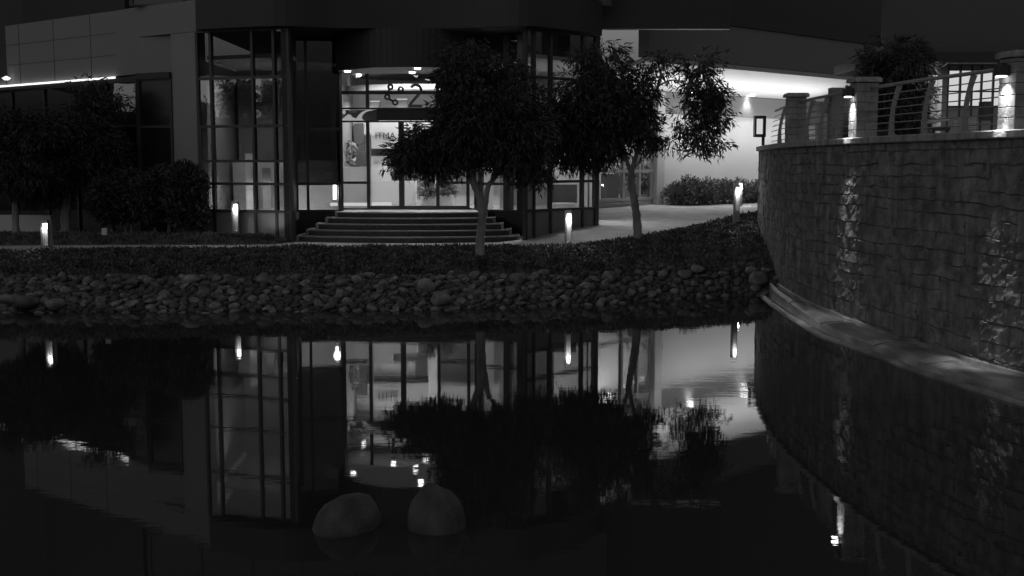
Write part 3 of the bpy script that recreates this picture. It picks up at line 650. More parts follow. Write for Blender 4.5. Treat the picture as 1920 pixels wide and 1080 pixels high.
# backing
m = MB(); ss = np.linspace(0, LW, 160)
m.sheet([[tuple(W(s, -.0*PS, z)[0]) for s in ss] for z in (-.6, 3.39)]); m.sheet([[tuple(W(s, -.4*PS, z)[0]) for s in ss] for z in (3.39, -.6)])
m.build('mortar', M['mortar'], rw)
# individual stones in coursed rows, all in one surface mesh
m = MB(); z = .0
rowsz = []
zz = -.1
while zz < 3.36:
    h = random.uniform(.17, .30); h = min(h, 3.385-zz) if 3.385-zz-h > .1 else 3.385-zz
    rowsz.append((zz, zz+h)); zz += h
skip = {}
for ri, (z0, z1) in enumerate(rowsz):
    s = 6+random.uniform(0, .3)
    while s < LW-3:
        wd_ = random.uniform(.22, .72)
        s1 = s+wd_; zt = z1
        if ri+1 < len(rowsz) and random.random() < .34 and wd_ < .55: zt = rowsz[ri+1][1]
        blocks = [(s, s1)]
        for (a_, b_) in skip.get(ri, []):
            nb = []
            for (p_, q_) in blocks:
                if b_ <= p_ or a_ >= q_: nb.append((p_, q_))
                else:
                    if a_-p_ > .02: nb.append((p_, a_))
                    if q_-b_ > .02: nb.append((b_, q_))
            blocks = nb
        for (p_, q_) in blocks:
            if zt > z1: skip.setdefault(ri+1, []).append((p_, q_))
            gp = min(.003, (q_-p_)*.1); a_, b_ = p_+gp, q_-gp; c0, c1 = z0+gp, zt-gp; tl = random.uniform(-.012, .012); tr_ = random.uniform(-.012, .012)
            out = random.uniform(.008, .02); nx_ = max(4, int((b_-a_)/.07)+2); nz_ = max(4, int((c1-c0)/.06)+2)
            grid = []; sx_, sz_ = random.uniform(-.02, .02), random.uniform(-.02, .02)
            for jz in range(nz_+1):
                rr = []
                for jx in range(nx_+1):
                    eu = min(.25, .012/(b_-a_)); ev = min(.25, .012/(c1-c0))
                    u = 0 if jx == 0 else 1 if jx == nx_ else eu+(1-2*eu)*(jx-1)/(nx_-2); v = 0 if jz == 0 else 1 if jz == nz_ else ev+(1-2*ev)*(jz-1)/(nz_-2); sss = a_+(b_-a_)*u; zzz = c0+(c1-c0)*v
                    e_ = min(u, 1-u)*(b_-a_); f_ = min(v, 1-v)*(c1-c0); ed = min(e_, f_)
                    o_ = out*min(1, ed/.012) if ed < .012 else out
                    if 0 < jx < nx_ and 0 < jz < nz_: o_ += (noise.noise(Vector((sss*7, zzz*7, ri)))*.016+noise.noise(Vector((sss*22, zzz*22, ri)))*.014)+sx_*(u-.5)+sz_*(v-.5)
                    if ed == 0: o_ = -.01
                    rr.append(tuple(W(sss+noise.noise(Vector((sss*5, zzz*5, 3)))*.022, o_*PS, zzz+(tl*(1-u)+tr_*u)+(.07*noise.noise(Vector((sss*.7, zzz*1.1, 7)))+.03*noise.noise(Vector((sss*2.2, zzz*2, 2))) if zzz < 3.2 else 0)+noise.noise(Vector((sss*5, zzz*5, 9)))*.020)[0]))
                grid.append(rr)
            m.sheet(grid)
        s = s1
m.build('stonework', M['stone'], rw)
def sweep(prof, s0, s1, n_=120):
    mb = MB(); rows_ = []
    for s in np.linspace(s0, s1, n_): rows_.append([tuple(W(s, o_*PS, z_)[0]) for (o_, z_) in prof])
    mb.sheet(rows_); return mb
sweep([(-.42, 3.37), (.09, 3.37), (.10, 3.39), (.10, 3.475), (.08, 3.49), (-.42, 3.49), (-.42, 3.37)], 3, LW-1, 200).build('coping', M['cap'], rw)
# footing apron: widening toward the viewer
sf0 = s_at_px(1446); 
mb = MB(); rows_ = []; mb2 = MB(); rows2 = []
for s in np.linspace(sf0-1.2, LW-2, 320):
    p, _, _ = W(s); k = np.interp(p.y, [9, 14.5, 16.5, 20.3, 24.5, 28, 30], [1.6, 1.35, 1.28, 1.15, .72, .50, .40])
    jt = .0
    hz = np.interp(p.y, [14, 16.5, 20, 24, 28, 31], [.06, .075, .10, .15, .24, .27]); b0 = .17; b1 = k-.24; bf = lambda f_: hz-.07+(.11)*math.sin(math.pi*(.10+.55*f_))**.8+(.0 if f_ < .6 else -(f_-.6)*(hz-.02)*1.0)
    prof = [(-.02, hz), (.07, hz+.01), (.09, hz-.01), (.10, hz-.10), (.15, hz-.10)]+[(b0+(b1-b0)*f_, bf(f_)) for f_ in (0, .06, .15, .3, .5, .7, .88, 1)]+[(k-.22, -.005), (k-.17, -.01), (k-.15, .03), (k-.07, .05), (k-.02, .03), (k+.01, -.02), (k+.04, -.3)]
    rows_.append([tuple(W(s, o_*PS, z_+.014*noise.noise(Vector((s*1.3, o_*4, 0)))+.010*noise.noise(Vector((s*9, o_*9, 0))))[0]) for (o_, z_) in prof])
mb.sheet(rows_); mb.build('footing', M['concrete'], rw, smooth=True)
# joints across the footing
m = MB()
for px in (1462, 1528, 1625, 1745, 1860):
    s = s_at_px(px); p, tgv, nv = W(s); k = np.interp(p.y, [14.5, 16.5, 20.3, 24.5, 28], [1.35, 1.28, 1.15, .72, .5])
    hz = np.interp(p.y, [14, 16.5, 20, 24, 28, 31], [.06, .075, .10, .15, .24, .27]); pts = [W(s+(.05*math.sin(o_*9+px)), o_*PS, z_+.002)[0] for o_, z_ in [(.17+(k-.41)*f_, hz-.07+(.11)*math.sin(math.pi*(.10+.55*f_))**.8+(.0 if f_ < .6 else -(f_-.6)*(hz-.02)*1.0)) for f_ in (0, .06, .15, .3, .5, .7, .88, 1)]]
    m.tube(pts, .012, 5)
m.build('joint', M['mortar'], rw)
# terrace floor behind the wall
m = MB(); tp_ = [tuple(W(s, -.43*PS)[0])[:2] for s in np.linspace(0, LW, 60)]+[(40, 6), (40, 41)]
m.prism(tp_, 3.25, 3.40); tag(m.build('terrace', M['paving']), 'raised paved terrace behind the stone wall', kind='structure')
# pillars
def pillar(px, label, lampside=True, e=6, hw=.2):
    s = s_at_px(px, -.19); p, tgv, nv = W(s, -.19*PS, 3.49); an = math.atan2(tgv.y, tgv.x); nv = nv*PS
    t = thing('stone_pillar', p, label, 'pillar', 'stone pillars of the terrace railing')
    m = MB(); zc = 3.493; r = 0
    while zc < 4.50:
        h = min(random.uniform(.13, .2), 4.505-zc); 
        cut = random.uniform(-.08, .08)
        for (a_, b_) in ((-hw, cut-.004), (cut+.004, hw)):
            for (c_, d_) in (((-hw, -.004+cut*.5)), ((.004+cut*.5, hw))):
                ctr = p+tgv*((a_+b_)/2)+nv*((c_+d_)/2); g = random.uniform(.0, .006)
                m.obox((ctr.x, ctr.y, zc+h/2-.003), (b_-a_)/2+g*.5, (d_-c_)/2+g*.5, h/2-.004, an if PS > 0 else an+math.pi)
        zc += h
    m.build('shaft', M['pillar'], t, bevel=.006)
    MB().obox((p.x, p.y, 4.0), hw-.012, hw-.012, .5, an).build('core', M['mortar'], t)
    m = MB(); m.obox((p.x, p.y, 4.545), hw+.055, hw+.055, .035, an); m.obox((p.x, p.y, 4.59), hw+.035, hw+.035, .012, an); m.build('cap', M['cap'], t, bevel=.01)
    if lampside:
        q = p+nv*(hw+.10); mm = MB(); mm.obox((q.x, q.y, 4.33), .07, .09, .075, an); mm.obox((q.x, q.y, 4.42), .05, .05, .02, an)
        lp = mm.build('lamp_housing', M['frame'], t, bevel=.008)
        mm = MB(); mm.obox((q.x, q.y, 4.247), .055, .05, .007, an); mm.build('lamp_lens', M['lamp'], lp)
        light('bulb', 'SPOT', q+Vector((0, 0, 4.235-q.z)), e, t, spot_size=R(100), spot_blend=1, shadow_soft_size=.04)
        q2 = p+nv*(hw+(.20 if px < 1700 else .125))
        o_ = light('bulb', 'SPOT', q2+Vector((0, 0, 4.235-q2.z)), (400 if px < 1700 else 900), t, spot_size=R(34 if px < 1700 else 26), spot_blend=.9, shadow_soft_size=.03)
        o_.rotation_euler = (0, 0, 0)
    return s
sP = [s_at_px(1440, -.2), pillar(1485, 'unlit stone pillar at the far end of the terrace railing', False),
      pillar(1610, 'capped stone pillar with a lit lamp in the middle of the railing', True, 130), pillar(1897, 'brightly lit stone pillar nearest the right edge of the picture', True, 130)]
sP.append(min(LW-3, sP[-1]+5.2))
# railings
def railing(s0, s1, nb, label, px_list=None):
    c_, _, _ = W((s0+s1)/2, -.2*PS, 3.49)
    t = thing('railing', c_, label, 'railing', 'curved metal railings between the stone pillars')
    a_, b_ = s0+.2, s1-.2; ss_ = np.linspace(a_, b_, 12)
    MB().tube([W(s, -.26*PS, 4.40)[0] for s in ss_], .032, 10).build('handrail', M['metal'], t, smooth=True)
    for k in range(6):
        f = (k+.6)/6.3; z_ = 3.52+.82*f; off = -.18+.04*math.sin(f*math.pi)-.04*f
        MB().tube([W(s, (off-.06*f)*PS, z_)[0] for s in ss_], .010, 6).build('rail', M['metal'], t)
    for i in range(nb):
        s = a_+(b_-a_)*(i+1)/(nb+1); m = MB(); prof = []
        for j in range(9):
            f = j/8; off = -.17+.05*math.sin(f*math.pi)-.12*f; hw_ = .055-.02*math.sin(f*math.pi*.9)
            prof.append((off, 3.492+.88*f, hw_))
        rows_ = []
        for (off, z_, hw_) in prof:
            c1 = []
            for (ds, do) in ((-.018, -hw_), (.018, -hw_), (.018, hw_), (-.018, hw_), (-.018, -hw_)):
                c1.append(tuple(W(s+ds, (off+do)*PS, z_)[0]))
            rows_.append(c1)
        m.sheet(rows_); m.add(rows_[-1][:4], [(0, 1, 2, 3)])
        q, tv, nv = W(s, -.2*PS, 3.505); m.obox(q, .05, .05, .014, math.atan2(tv.y, tv.x))
        m.build('baluster', M['metal'], t)
railing(sP[0], sP[1], 1, 'short far section of curved metal railing beside the pale wall')
railing(sP[1], sP[2], 3, 'metal railing section between the far stone pillar and the middle lit pillar')
railing(sP[2], sP[3], 3, 'metal railing section between the middle lit pillar and the nearest pillar')
railing(sP[3], sP[4], 3, 'nearest metal railing section running out of the picture on the right')

# ------------------------------------------------------------------ things on the terrace
tb = thing('pavilion', (13, 32, 3.4), 'dark pavilion with a bright gridded window on the terrace', 'building')
Yb = 31.5
a = P(1777, 147, Yb); b = P(1860, 200, Yb)
MB().box(a.x+.03, Yb+.05, b.z+.03, 14.9, Yb+.07, a.z+.2).build('window', M['litw'], tb)
m = MB()
for px in (1777, 1800, 1822, 1840, 1862, 1885, 1910, 1935): x = XX(px, Yb, 170); m.box(x-.025, Yb-.02, 3.4, x+.025, Yb+.045, 5.6)
for z_ in (a.z+.23, (a.z+b.z)/2+.03, b.z): m.box(a.x, Yb-.015, z_-.02, 15, Yb+.04, z_+.02)
m.build('window_frame', M['frame'], tb)
m = MB(); m.box(a.x, Yb+.08, b.z-.02, 15, Yb+.3, a.z+.4); m.box(a.x, Yb, 3.4, 15, Yb+.3, b.z-.025); m.box(XX(1757, Yb), Yb-.02, 3.4, a.x-.01, Yb+.3, 5.7); m.build('wall', M['mgrey'], tb)
m = MB(); m.box(9.6, Yb-.6, 5.62, 22, Yb+4, 5.9); m.build('roof', M['dwall'], tb)
m = MB(); m.box(9.8, Yb-.2, 5.903, 22, Yb+.2, 10.5); m.build('upper_wall', M['dgrey'], tb)
m = MB(); m.box(15.01, Yb, 3.4, 22, Yb+.3, 5.61); m.build('wall', M['dgrey'], tb)
m = MB(); pbox(1741, 141, 1754, 256, 29.5, .25, m); m.build('column', M['pale'], tb); 
m = MB(); pbox(1759, 146, 1763, 256, 29.8, .1, m); m.build('column', M['pale'], tb)
area((11.0, 29.0, 5.5), 1.2, .6, 14, name='porch_light')
m = MB()
for i in range(7): pbox(1806-(i % 2), 219+i*4.2, 1831-(i % 2), 222.4+i*4.2, 25.5, .5, m)
item('crate', m, M['wood'], 'pale slatted timber crate behind the railing near the lit pillar', 'crate')
m = MB()
for i in range(9): pbox(1536, 231+i*3.7, 1554, 234+i*3.7, 28.5, .4, m)
item('planter_box', m, M['wood'], 'pale slatted planter box behind the far railing', 'planter')
t = thing('sun_lounger', P(1764, 250, 24.5), 'low lounger with a pale padded back behind the railing', 'lounger')
m = MB(); a = P(1745, 232, 24.5); b = P(1780, 226, 24.5); m.add([(a.x, 24.4, a.z), (b.x, 24.4, b.z), (b.x, 25.1, b.z), (a.x, 25.1, a.z), (a.x, 24.4, a.z+.06), (b.x, 24.4, b.z+.06), (b.x, 25.1, b.z+.06), (a.x, 25.1, a.z+.06)], [(0,3,2,1),(4,5,6,7),(0,1,5,4),(1,2,6,5),(2,3,7,6),(3,0,4,7)]); m.build('cushion', M['lgrey'], t, bevel=.02)
m = MB(); m.box(a.x, 24.42, 3.7, b.x, 25.08, 3.76); m.build('frame', M['frame'], t)
for xx in (a.x+.05, b.x-.05): MB().box(xx-.03, 24.45, 3.4, xx+.03, 24.5, 3.7).build('leg', M['frame'], t)
t = thing('terrace_steps', P(1520, 262, 31), 'dark open steps behind the far railing', 'steps')
for i in range(4): pbox(1508, 233+9*i, 1528, 235+9*i, 31-.0, .25).build('tread', M['lgrey'], t)
pbox(1507, 228, 1508.5, 266, 31, .3).build('side_panel', M['frame'], t)
item('louvre_panel', pbox(1509, 214, 1556, 232, 33.5, .1), M['lgrey'], 'pale horizontal panel behind the far railing', 'panel')
item('gate_post', pbox(1560, 164, 1580, 268, 24.5, .3), M['pillar'], 'plain square stone post standing behind the railing left of the lit pillar', 'post')
item('equipment_box', pbox(1845, 190, 1858, 226, 26.5, .3), M['dgrey'], 'dark upright box in front of the gridded window', 'box')

# ------------------------------------------------------------------ rocks on the bank
def rockmesh(seed, sub=2, flat=.7, npl=9):
    import bmesh
    bm = bmesh.new(); bmesh.ops.create_icosphere(bm, subdivisions=sub, radius=.5)
    rs = random.Random(seed); off = Vector((seed*3.1, seed*1.7, seed)); ax = (rs.uniform(.8, 1.15), rs.uniform(.7, 1.0), rs.uniform(flat-.1, flat+.1))
    planes = [(Vector((rs.gauss(0, 1), rs.gauss(0, 1), rs.gauss(0, 1))).normalized(), rs.uniform(.27, .42)) for _ in range(npl)]
    for v in bm.verts:
        p = v.co.copy()
        for nrm, dd in planes:
            q = p.dot(nrm)
            if q > dd: p -= nrm*(q-dd)*.92
        p *= 1+(.22 if sub < 3 else .16)*noise.noise(p*2.1+off)+(.07 if sub < 3 else .03)*noise.noise(p*6+off)
        v.co = Vector((p.x*ax[0], p.y*ax[1], p.z*ax[2]))
    if sub == 3:
        for v in bm.verts: v.co *= 1+.05*noise.noise(v.co*9+off)+.03*noise.noise(v.co*20+off)
    me = bpy.data.meshes.new('rock'); bm.to_mesh(me); bm.free()
    me.polygons.foreach_set('use_smooth', [True]*len(me.polygons)); me.materials.append(M['rock']); return me
RM = [rockmesh(i) for i in range(9)]
big = [(20, 562, .55, 'rounded boulder at the left edge of the picture in the stone bank'), (55, 566, .7, 'dark low boulder second from the left near the waterline'), (105, 567, .62, 'broad flat boulder by the waterline below the left bollard'),
       (360, 522, .55, 'pale boulder topping the stone bank below the left glass tower'), (492, 524, .45, 'small pointed boulder on top of the bank left of the steps'), (970, 522, .5, 'rounded grey boulder on top of the bank right of the left tree'),
       (1066, 523, .42, 'tilted slab shaped boulder below the middle bollard'), (826, 560, .62, 'largest square boulder by the waterline below the steps'), (1142, 517, .6, 'long low boulder at the edge of the ground cover below the right tree'),
       (1285, 512, .5, 'dark boulder on the bank beside a rounder one, left of the stone wall'), (1310, 504, .5, 'rounded boulder highest on the bank at the right'), (1422, 519, .72, 'big dark boulder wedged against the foot of the stone wall'), (1408, 505, .5, 'rounded boulder behind the big one at the stone wall'),
       (640, 530, .45, 'wide boulder on top of the bank below the middle of the steps'), (795, 535, .6, 'broad boulder high in the bank below the right half of the steps'), (248, 528, .5, 'low wide boulder on top of the bank at left'), (163, 527, .45, 'rounded boulder on top of the bank right of the left bollard')]
taken = []
for i, (px, py, sz, lab) in enumerate(big):
    Yr = 24.5
    for _ in range(30):
        p = P(px, py+sz*18, Yr); gz = zg(p.x, Yr)
        Yr += (gz-p.z)*-4 if False else 0
        # march along the ray to the bank surface
        k = 1
        break
    best = None
    for Yt in np.linspace(22.5, 34, 400):
        p = P(px, py+sz*22, Yt); e_ = abs(p.z-zg(p.x, Yt))
        if best is None or e_ < best[0]: best = (e_, p)
    p = best[1]
    o = bpy.data.objects.new('boulder', RM[i % 9]); COL.objects.link(o); o.location = (p.x, p.y, p.z+sz*.22); o.scale = (sz*.95, sz*.8, sz*.8)
    o.rotation_euler = (random.uniform(-.3, .3), random.uniform(-.3, .3), random.uniform(0, 6)); tag(o, lab, 'boulder', 'boulders in the stone bank'); taken.append((p.x, p.y, sz*.5))
for px, py, sz, lab, Yr in ((647, 962, .50, 'low rounded rock breaking the water in the left foreground', 9.5), (820, 955, .46, 'taller rounded rock breaking the water in the middle foreground', 9.5)):
    p = P(px, py, Yr); o = bpy.data.objects.new('boulder', rockmesh(31 if px < 700 else 44, 3, npl=0)); COL.objects.link(o)
    o.location = (P(px, 925, Yr).x, Yr, .0 if px < 700 else .0); o.scale = (.80, .7, .78) if px < 700 else (.52, .55, .96); o.rotation_euler = (.15, -.22, 1) if px < 700 else (-.1, .16, 2); tag(o, lab, 'boulder', 'rocks standing in the pond'); o.data.materials[0] = M['wetrock']
cand = []
tries = 0
while len(cand) < 12000 and tries < 120000:
    tries += 1
    x = random.uniform(-13.5, 6.3); ya, yb = Ys(x)-.5, rocktop(x)+(.1 if x < 1.5 else .5)
    y = random.uniform(ya, yb); r = random.choice((.035, .045, .05, .055, .06, .07, .08, .09, .11))*random.uniform(.8, 1.25)
    if any((x-a_)**2+(y-b_)**2 < (c_*.8)**2 for a_, b_, c_ in taken): continue
    cand.append((x, y, r))
# thin out overlaps on a coarse grid
cand.sort(key=lambda c: -c[2]); keep = []; cells = {}
for (x, y, r) in cand:
    k = (int(x/.3), int(y/.3)); ok = True
    for dx in (-1, 0, 1):
        for dy in (-1, 0, 1):
            for (a_, b_, c_) in cells.get((k[0]+dx, k[1]+dy), ()):
                if (x-a_)**2+(y-b_)**2 < ((r+c_)*.72)**2: ok = False
    if ok: keep.append((x, y, r)); cells.setdefault(k, []).append((x, y, r))
keep = [c for c in keep if abs(c[0]) < c[1]*.45]
keep.sort(key=lambda c: -c[2]/c[1])
for i, (x, y, r) in enumerate(keep[:280]):
    o = bpy.data.objects.new('cobble', RM[i % 9]); COL.objects.link(o); s_ = 2.15*r
    o.location = (x, y, zg(x, y)+r*.55); o.scale = (s_, s_*random.uniform(.8, 1.1), s_*random.uniform(.7, 1.05)); o.rotation_euler = (random.uniform(-.5, .5), random.uniform(-.5, .5), random.uniform(0, 6.3))
    tag(o, 'grey rounded cobble packed in the stone bank at the pond edge', 'cobble', 'larger cobbles covering the pond bank')
m_v = []; m_f = []; base = 0
RL = [rockmesh(100+i, 2) for i in range(6)]
for i, (x, y, r) in enumerate(keep[280:]):
    me = RL[i % 6]; s_ = 2.15*r; rot = Matrix.Rotation(random.uniform(0, 6.3), 3, 'Z')@Matrix.Rotation(random.uniform(-.5, .5), 3, 'X')
    V = np.array([tuple(rot@Vector((v.co.x*s_, v.co.y*s_, v.co.z*s_))) for v in me.vertices])+np.array([x, y, zg(x, y)+r*.5])
    Fc = np.array([tuple(p.vertices) for p in me.polygons])+base; base += len(V); m_v.append(V); m_f.append(Fc)
for _ in range(2600):   # small pebbles filling the gaps
    x = random.uniform(-12.5, 6.3); y = random.uniform(Ys(x)-.15, rocktop(x)); r = random.uniform(.025, .05); me = RL[_ % 6]; s_ = 2.2*r
    V = np.array([(v.co.x*s_, v.co.y*s_, v.co.z*s_) for v in me.vertices])+np.array([x, y, zg(x, y)+r*.4])
    Fc = np.array([tuple(p.vertices) for p in me.polygons])+base; base += len(V); m_v.append(V); m_f.append(Fc)
me = np_mesh('pebbles', np.concatenate(m_v), np.concatenate(m_f)); me.polygons.foreach_set('use_smooth', [True]*len(me.polygons))
tag(link('pebbles', me, M['rock']), 'mass of small grey pebbles filling the pond bank between the cobbles', 'pebbles', kind='stuff')

# ------------------------------------------------------------------ ground cover on the bank
def cover_h(x, y):
    a_, b_ = rocktop(x), Yp(x); t = (y-a_)/(b_-a_); g_ = np.interp(x, [1, 2.5], [.09, 0])
    e_ = max(0, min(1, min((t-g_)/.10, (1-t)/.55)))
    return (.06+.17*(noise.noise(Vector((x*1.1, y*1.1, 0)))+.5)+.09*noise.noise(Vector((x*3.5, y*3.5, 4))))*e_**.5
m = MB(); xs2 = np.linspace(-16, 8.6, 260); rows = []
for k in np.linspace(0, 1, 22):
    r_ = []
    for x in xs2:
        y = rocktop(x)+.02+k*(Yp(x)-.04-rocktop(x)); r_.append((x, y, zg(x, y)+cover_h(x, y)-.03))
    rows.append(r_)
m.sheet(rows); gc = tag(m.build('ground_cover', M['cover'], smooth=True), 'dark leafy ground cover on the slope between path and stone bank', 'ground cover', kind='stuff')
n_ = 80000
gx = RNG.uniform(-13.5, 8.4, n_); gt = RNG.uniform(0, 1, n_)
gt = np.interp(gx, [1, 2.5], [.10, 0])*(1-gt)+gt
C_ = np.array([(x, rocktop(x)+t*(Yp(x)-rocktop(x)), 0) for x, t in zip(gx, gt)])
C_[:, 2] = [zg(x, y)+cover_h(x, y)-.01+random.uniform(-.03, .05) for x, y in C_[:, :2]]
o = leaves('leaf_layer', C_, np.tile([0, -.25, .55], (n_, 1)), .075, .042, M['cover'], gc, .9); o['kind'] = 'stuff'
# grassy bed left of the steps, by the tower
def bed(name, poly_fn, x0, x1, label, n_, hh, seed):
    m = MB(); rows = []
    for k in np.linspace(0, 1, 12):
        r_ = []
        for x in np.linspace(x0, x1, 60):
            ya, yb = poly_fn(x); y = ya+k*(yb-ya); e_ = min(1, min(k, 1-k)*5, (x1-x)/.5)
            r_.append((x, y, 1.03+hh*max(0, e_)**.6*(1+.3*noise.noise(Vector((x*2, y*2, seed))))))
        rows.append(r_)
    m.sheet(rows); o = tag(m.build(name, M['cover'], smooth=True), label, 'planting', kind='stuff')
    xx_ = RNG.uniform(x0, x1, n_); C = []
    for x in xx_:
        ya, yb = poly_fn(x); k = random.random(); y = ya+k*(yb-ya); e_ = min(1, min(k, 1-k)*5, (x1-x)/.5)
        C.append((x, y, 1.03+hh*max(0, e_)**.6*(1+.3*noise.noise(Vector((x*2, y*2, seed))))-.01))
    q = leaves('leaf_layer', np.array(C), np.tile([0, -.1, .8], (n_, 1)), .10, .03, M['cover'], o, .6); q['kind'] = 'stuff'
bed('bed_planting', lambda x: (np.interp(x, [-16, -10, -6.5, -5.6], [28.3, 28.9, 29.0, 29.5]), np.interp(x, [-16, -10, -8.3, -5.6], [32, 31, 30.6, 29.75])), -15, -5.75, 'low grassy planting bed in front of the left glass tower', 14000, .16, 5)

# ------------------------------------------------------------------ shrubs and hedge
def shrub(name, blobs, Y, n_, label, cat, matl, ln=.09, wd=.04, group=None, base=None):
    bl = px_blobs(blobs, Y); zb = base; c = bl[0]
    t = thing(name, (c[0], c[1], zb), label, cat, group)
    m = MB()
    for (x, y, z, rx, ry, rz, w_) in bl:
        for k in range(3):
            a = random.uniform(-.6, .6); m.tube([(x+a*rx*.4, y, zb-.03), (x+a*rx*.6, y+random.uniform(-.1, .1), z-.2*rz), (x+a*rx, y, z+.5*rz)], [.02, .015, .006], 5)
    m.build('stems', M['bark'], t)
    sprays(bl, n_, 7, .16, ln, wd, matl, t, 'foliage', droop=-.4, spread=.7)
    return t
shrub('hedge', [(1270, 366, 20, 20, 0, .6, 1), (1295, 362, 22, 23, 0, .7, 1), (1325, 363, 24, 23, .5, .7, 1), (1355, 364, 24, 23, 1, .7, 1), (1388, 364, 22, 24, 1.5, .7, 1), (1418, 366, 20, 24, 2, .7, 1), (1450, 366, 24, 24, 2.5, .7, 1), (1288, 350, 10, 14, 0, .3, .5)], 39.3, 3600, 'long trimmed leafy hedge in front of the pale wall', 'hedge', M['hedge'], base=1.55)
shrub('dark_bush', [(205, 375, 30, 45, 0, .8, 1), (240, 368, 30, 45, 0, .8, 1)], 31.0, 2600, 'dark rounded bush behind the left tree trunk', 'bush', M['leaf'], .10, .045, 'dark bushes left of the glass tower', 1.0)
shrub('dark_bush', [(285, 372, 32, 46, 0, .8, 1), (310, 345, 26, 28, 0, .6, .8)], 30.6, 2600, 'dark bush below the dark glazed corner', 'bush', M['leaf'], .10, .045, 'dark bushes left of the glass tower', 1.0)
shrub('dark_bush', [(345, 368, 30, 58, -.3, .7, 1), (362, 345, 18, 28, -.3, .5, .9), (365, 400, 18, 30, -.3, .5, 1)], 30.4, 3000, 'tall dark bush against the left edge of the glass tower', 'bush', M['leaf'], .10, .045, 'dark bushes left of the glass tower', 1.0)
item('low_wall', MB().slab((-17, 32.6), (XX(92, 31.8), 31.8), .9, 1.62, 0, .25), M['lgrey'], 'low plain grey garden wall behind the left bollard', 'wall')
t = thing('garden_floodlight', P(195, 443, 28.9), 'small unlit box floodlight in the dark bed at left', 'floodlight')
pbox(190, 428, 200, 441, 28.9, .1).build('housing', M['lgrey'], t, bevel=.01); MB().box(P(194, 443, 28.9).x, 28.93, 1.0, P(196, 443, 28.9).x, 28.96, ZZ(440, 28.9)).build('stake', M['frame'], t)
t = thing('ground_uplight', (XX(500, 29.3), 29.25, 1.03), 'small uplight in the bed washing the base of the left glass tower', 'lamp')
MB().tube([(XX(500, 29.3), 29.25, 1.0), (XX(500, 29.3), 29.25, 1.09)], .05, 10).build('housing', M['frame'], t)
light('bulb', 'SPOT', (XX(500, 29.3), 29.4, 1.28), 9, t, spot_size=R(100), spot_blend=1, shadow_soft_size=.04, rot=(R(135), 0, 0))

# ------------------------------------------------------------------ trees
def tree(name, base, limbs, blobs, Y, nsp, label, leafm=None, group=None, ln=.17, wd=.034, per=10, twig=.34, cat='tree', r0=.1):
    t = thing(name, base, label, cat, group)
    m = MB()
    for pts, ra, rb in limbs: limb(m, pts, ra, rb)
    bl = px_blobs(blobs, Y)
    m2 = MB(); starts = [Vector(l[0][-1]) for l in limbs]
    for b_ in bl:
        c_ = Vector(b_[:3]); s_ = min(starts, key=lambda q: (q-c_).length)
        mid_ = s_.lerp(c_, .5)+Vector((random.uniform(-.1, .1), random.uniform(-.1, .1), .12)); limb(m2, [s_, mid_, c_+Vector((0, 0, .2*b_[5]))], .028, .008, 6)
        for k in range(3):
            e_ = c_+Vector((random.uniform(-.8, .8)*b_[3], random.uniform(-.8, .8)*b_[4], random.uniform(-.4, .8)*b_[5])); limb(m2, [mid_, mid_.lerp(e_, .6)+Vector((0, 0, .08)), e_], .014, .004, 5)
    m.build('trunk', M['bark'], t, smooth=True); m2.build('branches', M['bark'], t, smooth=True)
    sprays(bl, nsp, per, twig, ln, wd, leafm or M['leaf'], t, 'crown')
    return t
Y1 = 27.4
b1 = P(900, 486, Y1)
tree('willow_leaved_tree', b1, [
    ([P(900, 492, Y1), P(900, 460, Y1), P(903, 420, Y1), P(904, 392, Y1), P(897, 365, Y1), P(885, 335, Y1), P(874, 300, Y1), P(868, 262, Y1), P(858, 238, Y1+.1)], .115, .06),
    ([P(906, 402, Y1), P(910, 385, Y1+.05), P(915, 350, Y1+.1), P(926, 335, Y1+.15), P(945, 300, Y1+.2), P(965, 260, Y1+.2)], .07, .045),
    ([P(897, 342, Y1), P(905, 322, Y1), P(922, 304, Y1-.1)], .03, .02),
    ([P(868, 262, Y1), P(872, 220, Y1), P(878, 170, Y1+.1), P(885, 120, Y1)], .05, .03),
    ([P(858, 238, Y1+.1), P(840, 232, Y1), P(815, 240, Y1)], .03, .02)],
    [(770, 280, 27, 28, 0, .6, 1), (790, 280, 34, 34, 0, .8, 1.1), (808, 250, 34, 26, 0, .9, 1.2), (850, 205, 34, 36, 0, 1.0, 1.0), (854, 150, 28, 36, 0, 1.0, 1.0), (850, 275, 44, 40, 0, 1.0, 1.2), (880, 230, 50, 50, 0, 1.2, 1.2),
     (880, 160, 50, 45, 0, 1.2, 1.2), (930, 200, 52, 50, 0, 1.2, 1.2), (925, 270, 45, 40, 0, 1.0, 1.1), (970, 290, 38, 36, 0, .9, 1), (1000, 315, 26, 26, 0, .6, .8), (985, 240, 45, 36, 0, 1.0, .9), (975, 180, 40, 38, 0, 1.0, .9), (820, 300, 28, 24, 0, .6, 1), (745, 290, 16, 20, 0, .4, .8),
     (880, 105, 50, 36, 0, 1.0, .6), (945, 125, 42, 32, 0, .9, .6), (1010, 250, 30, 44, 0, .8, .7), (772, 256, 16, 12, 0, .35, .5)], Y1, 4000,
    'leafy tree with forked trunk in front of the entrance steps')
Y2 = 29.6
b2 = P(1196, 440, Y2)
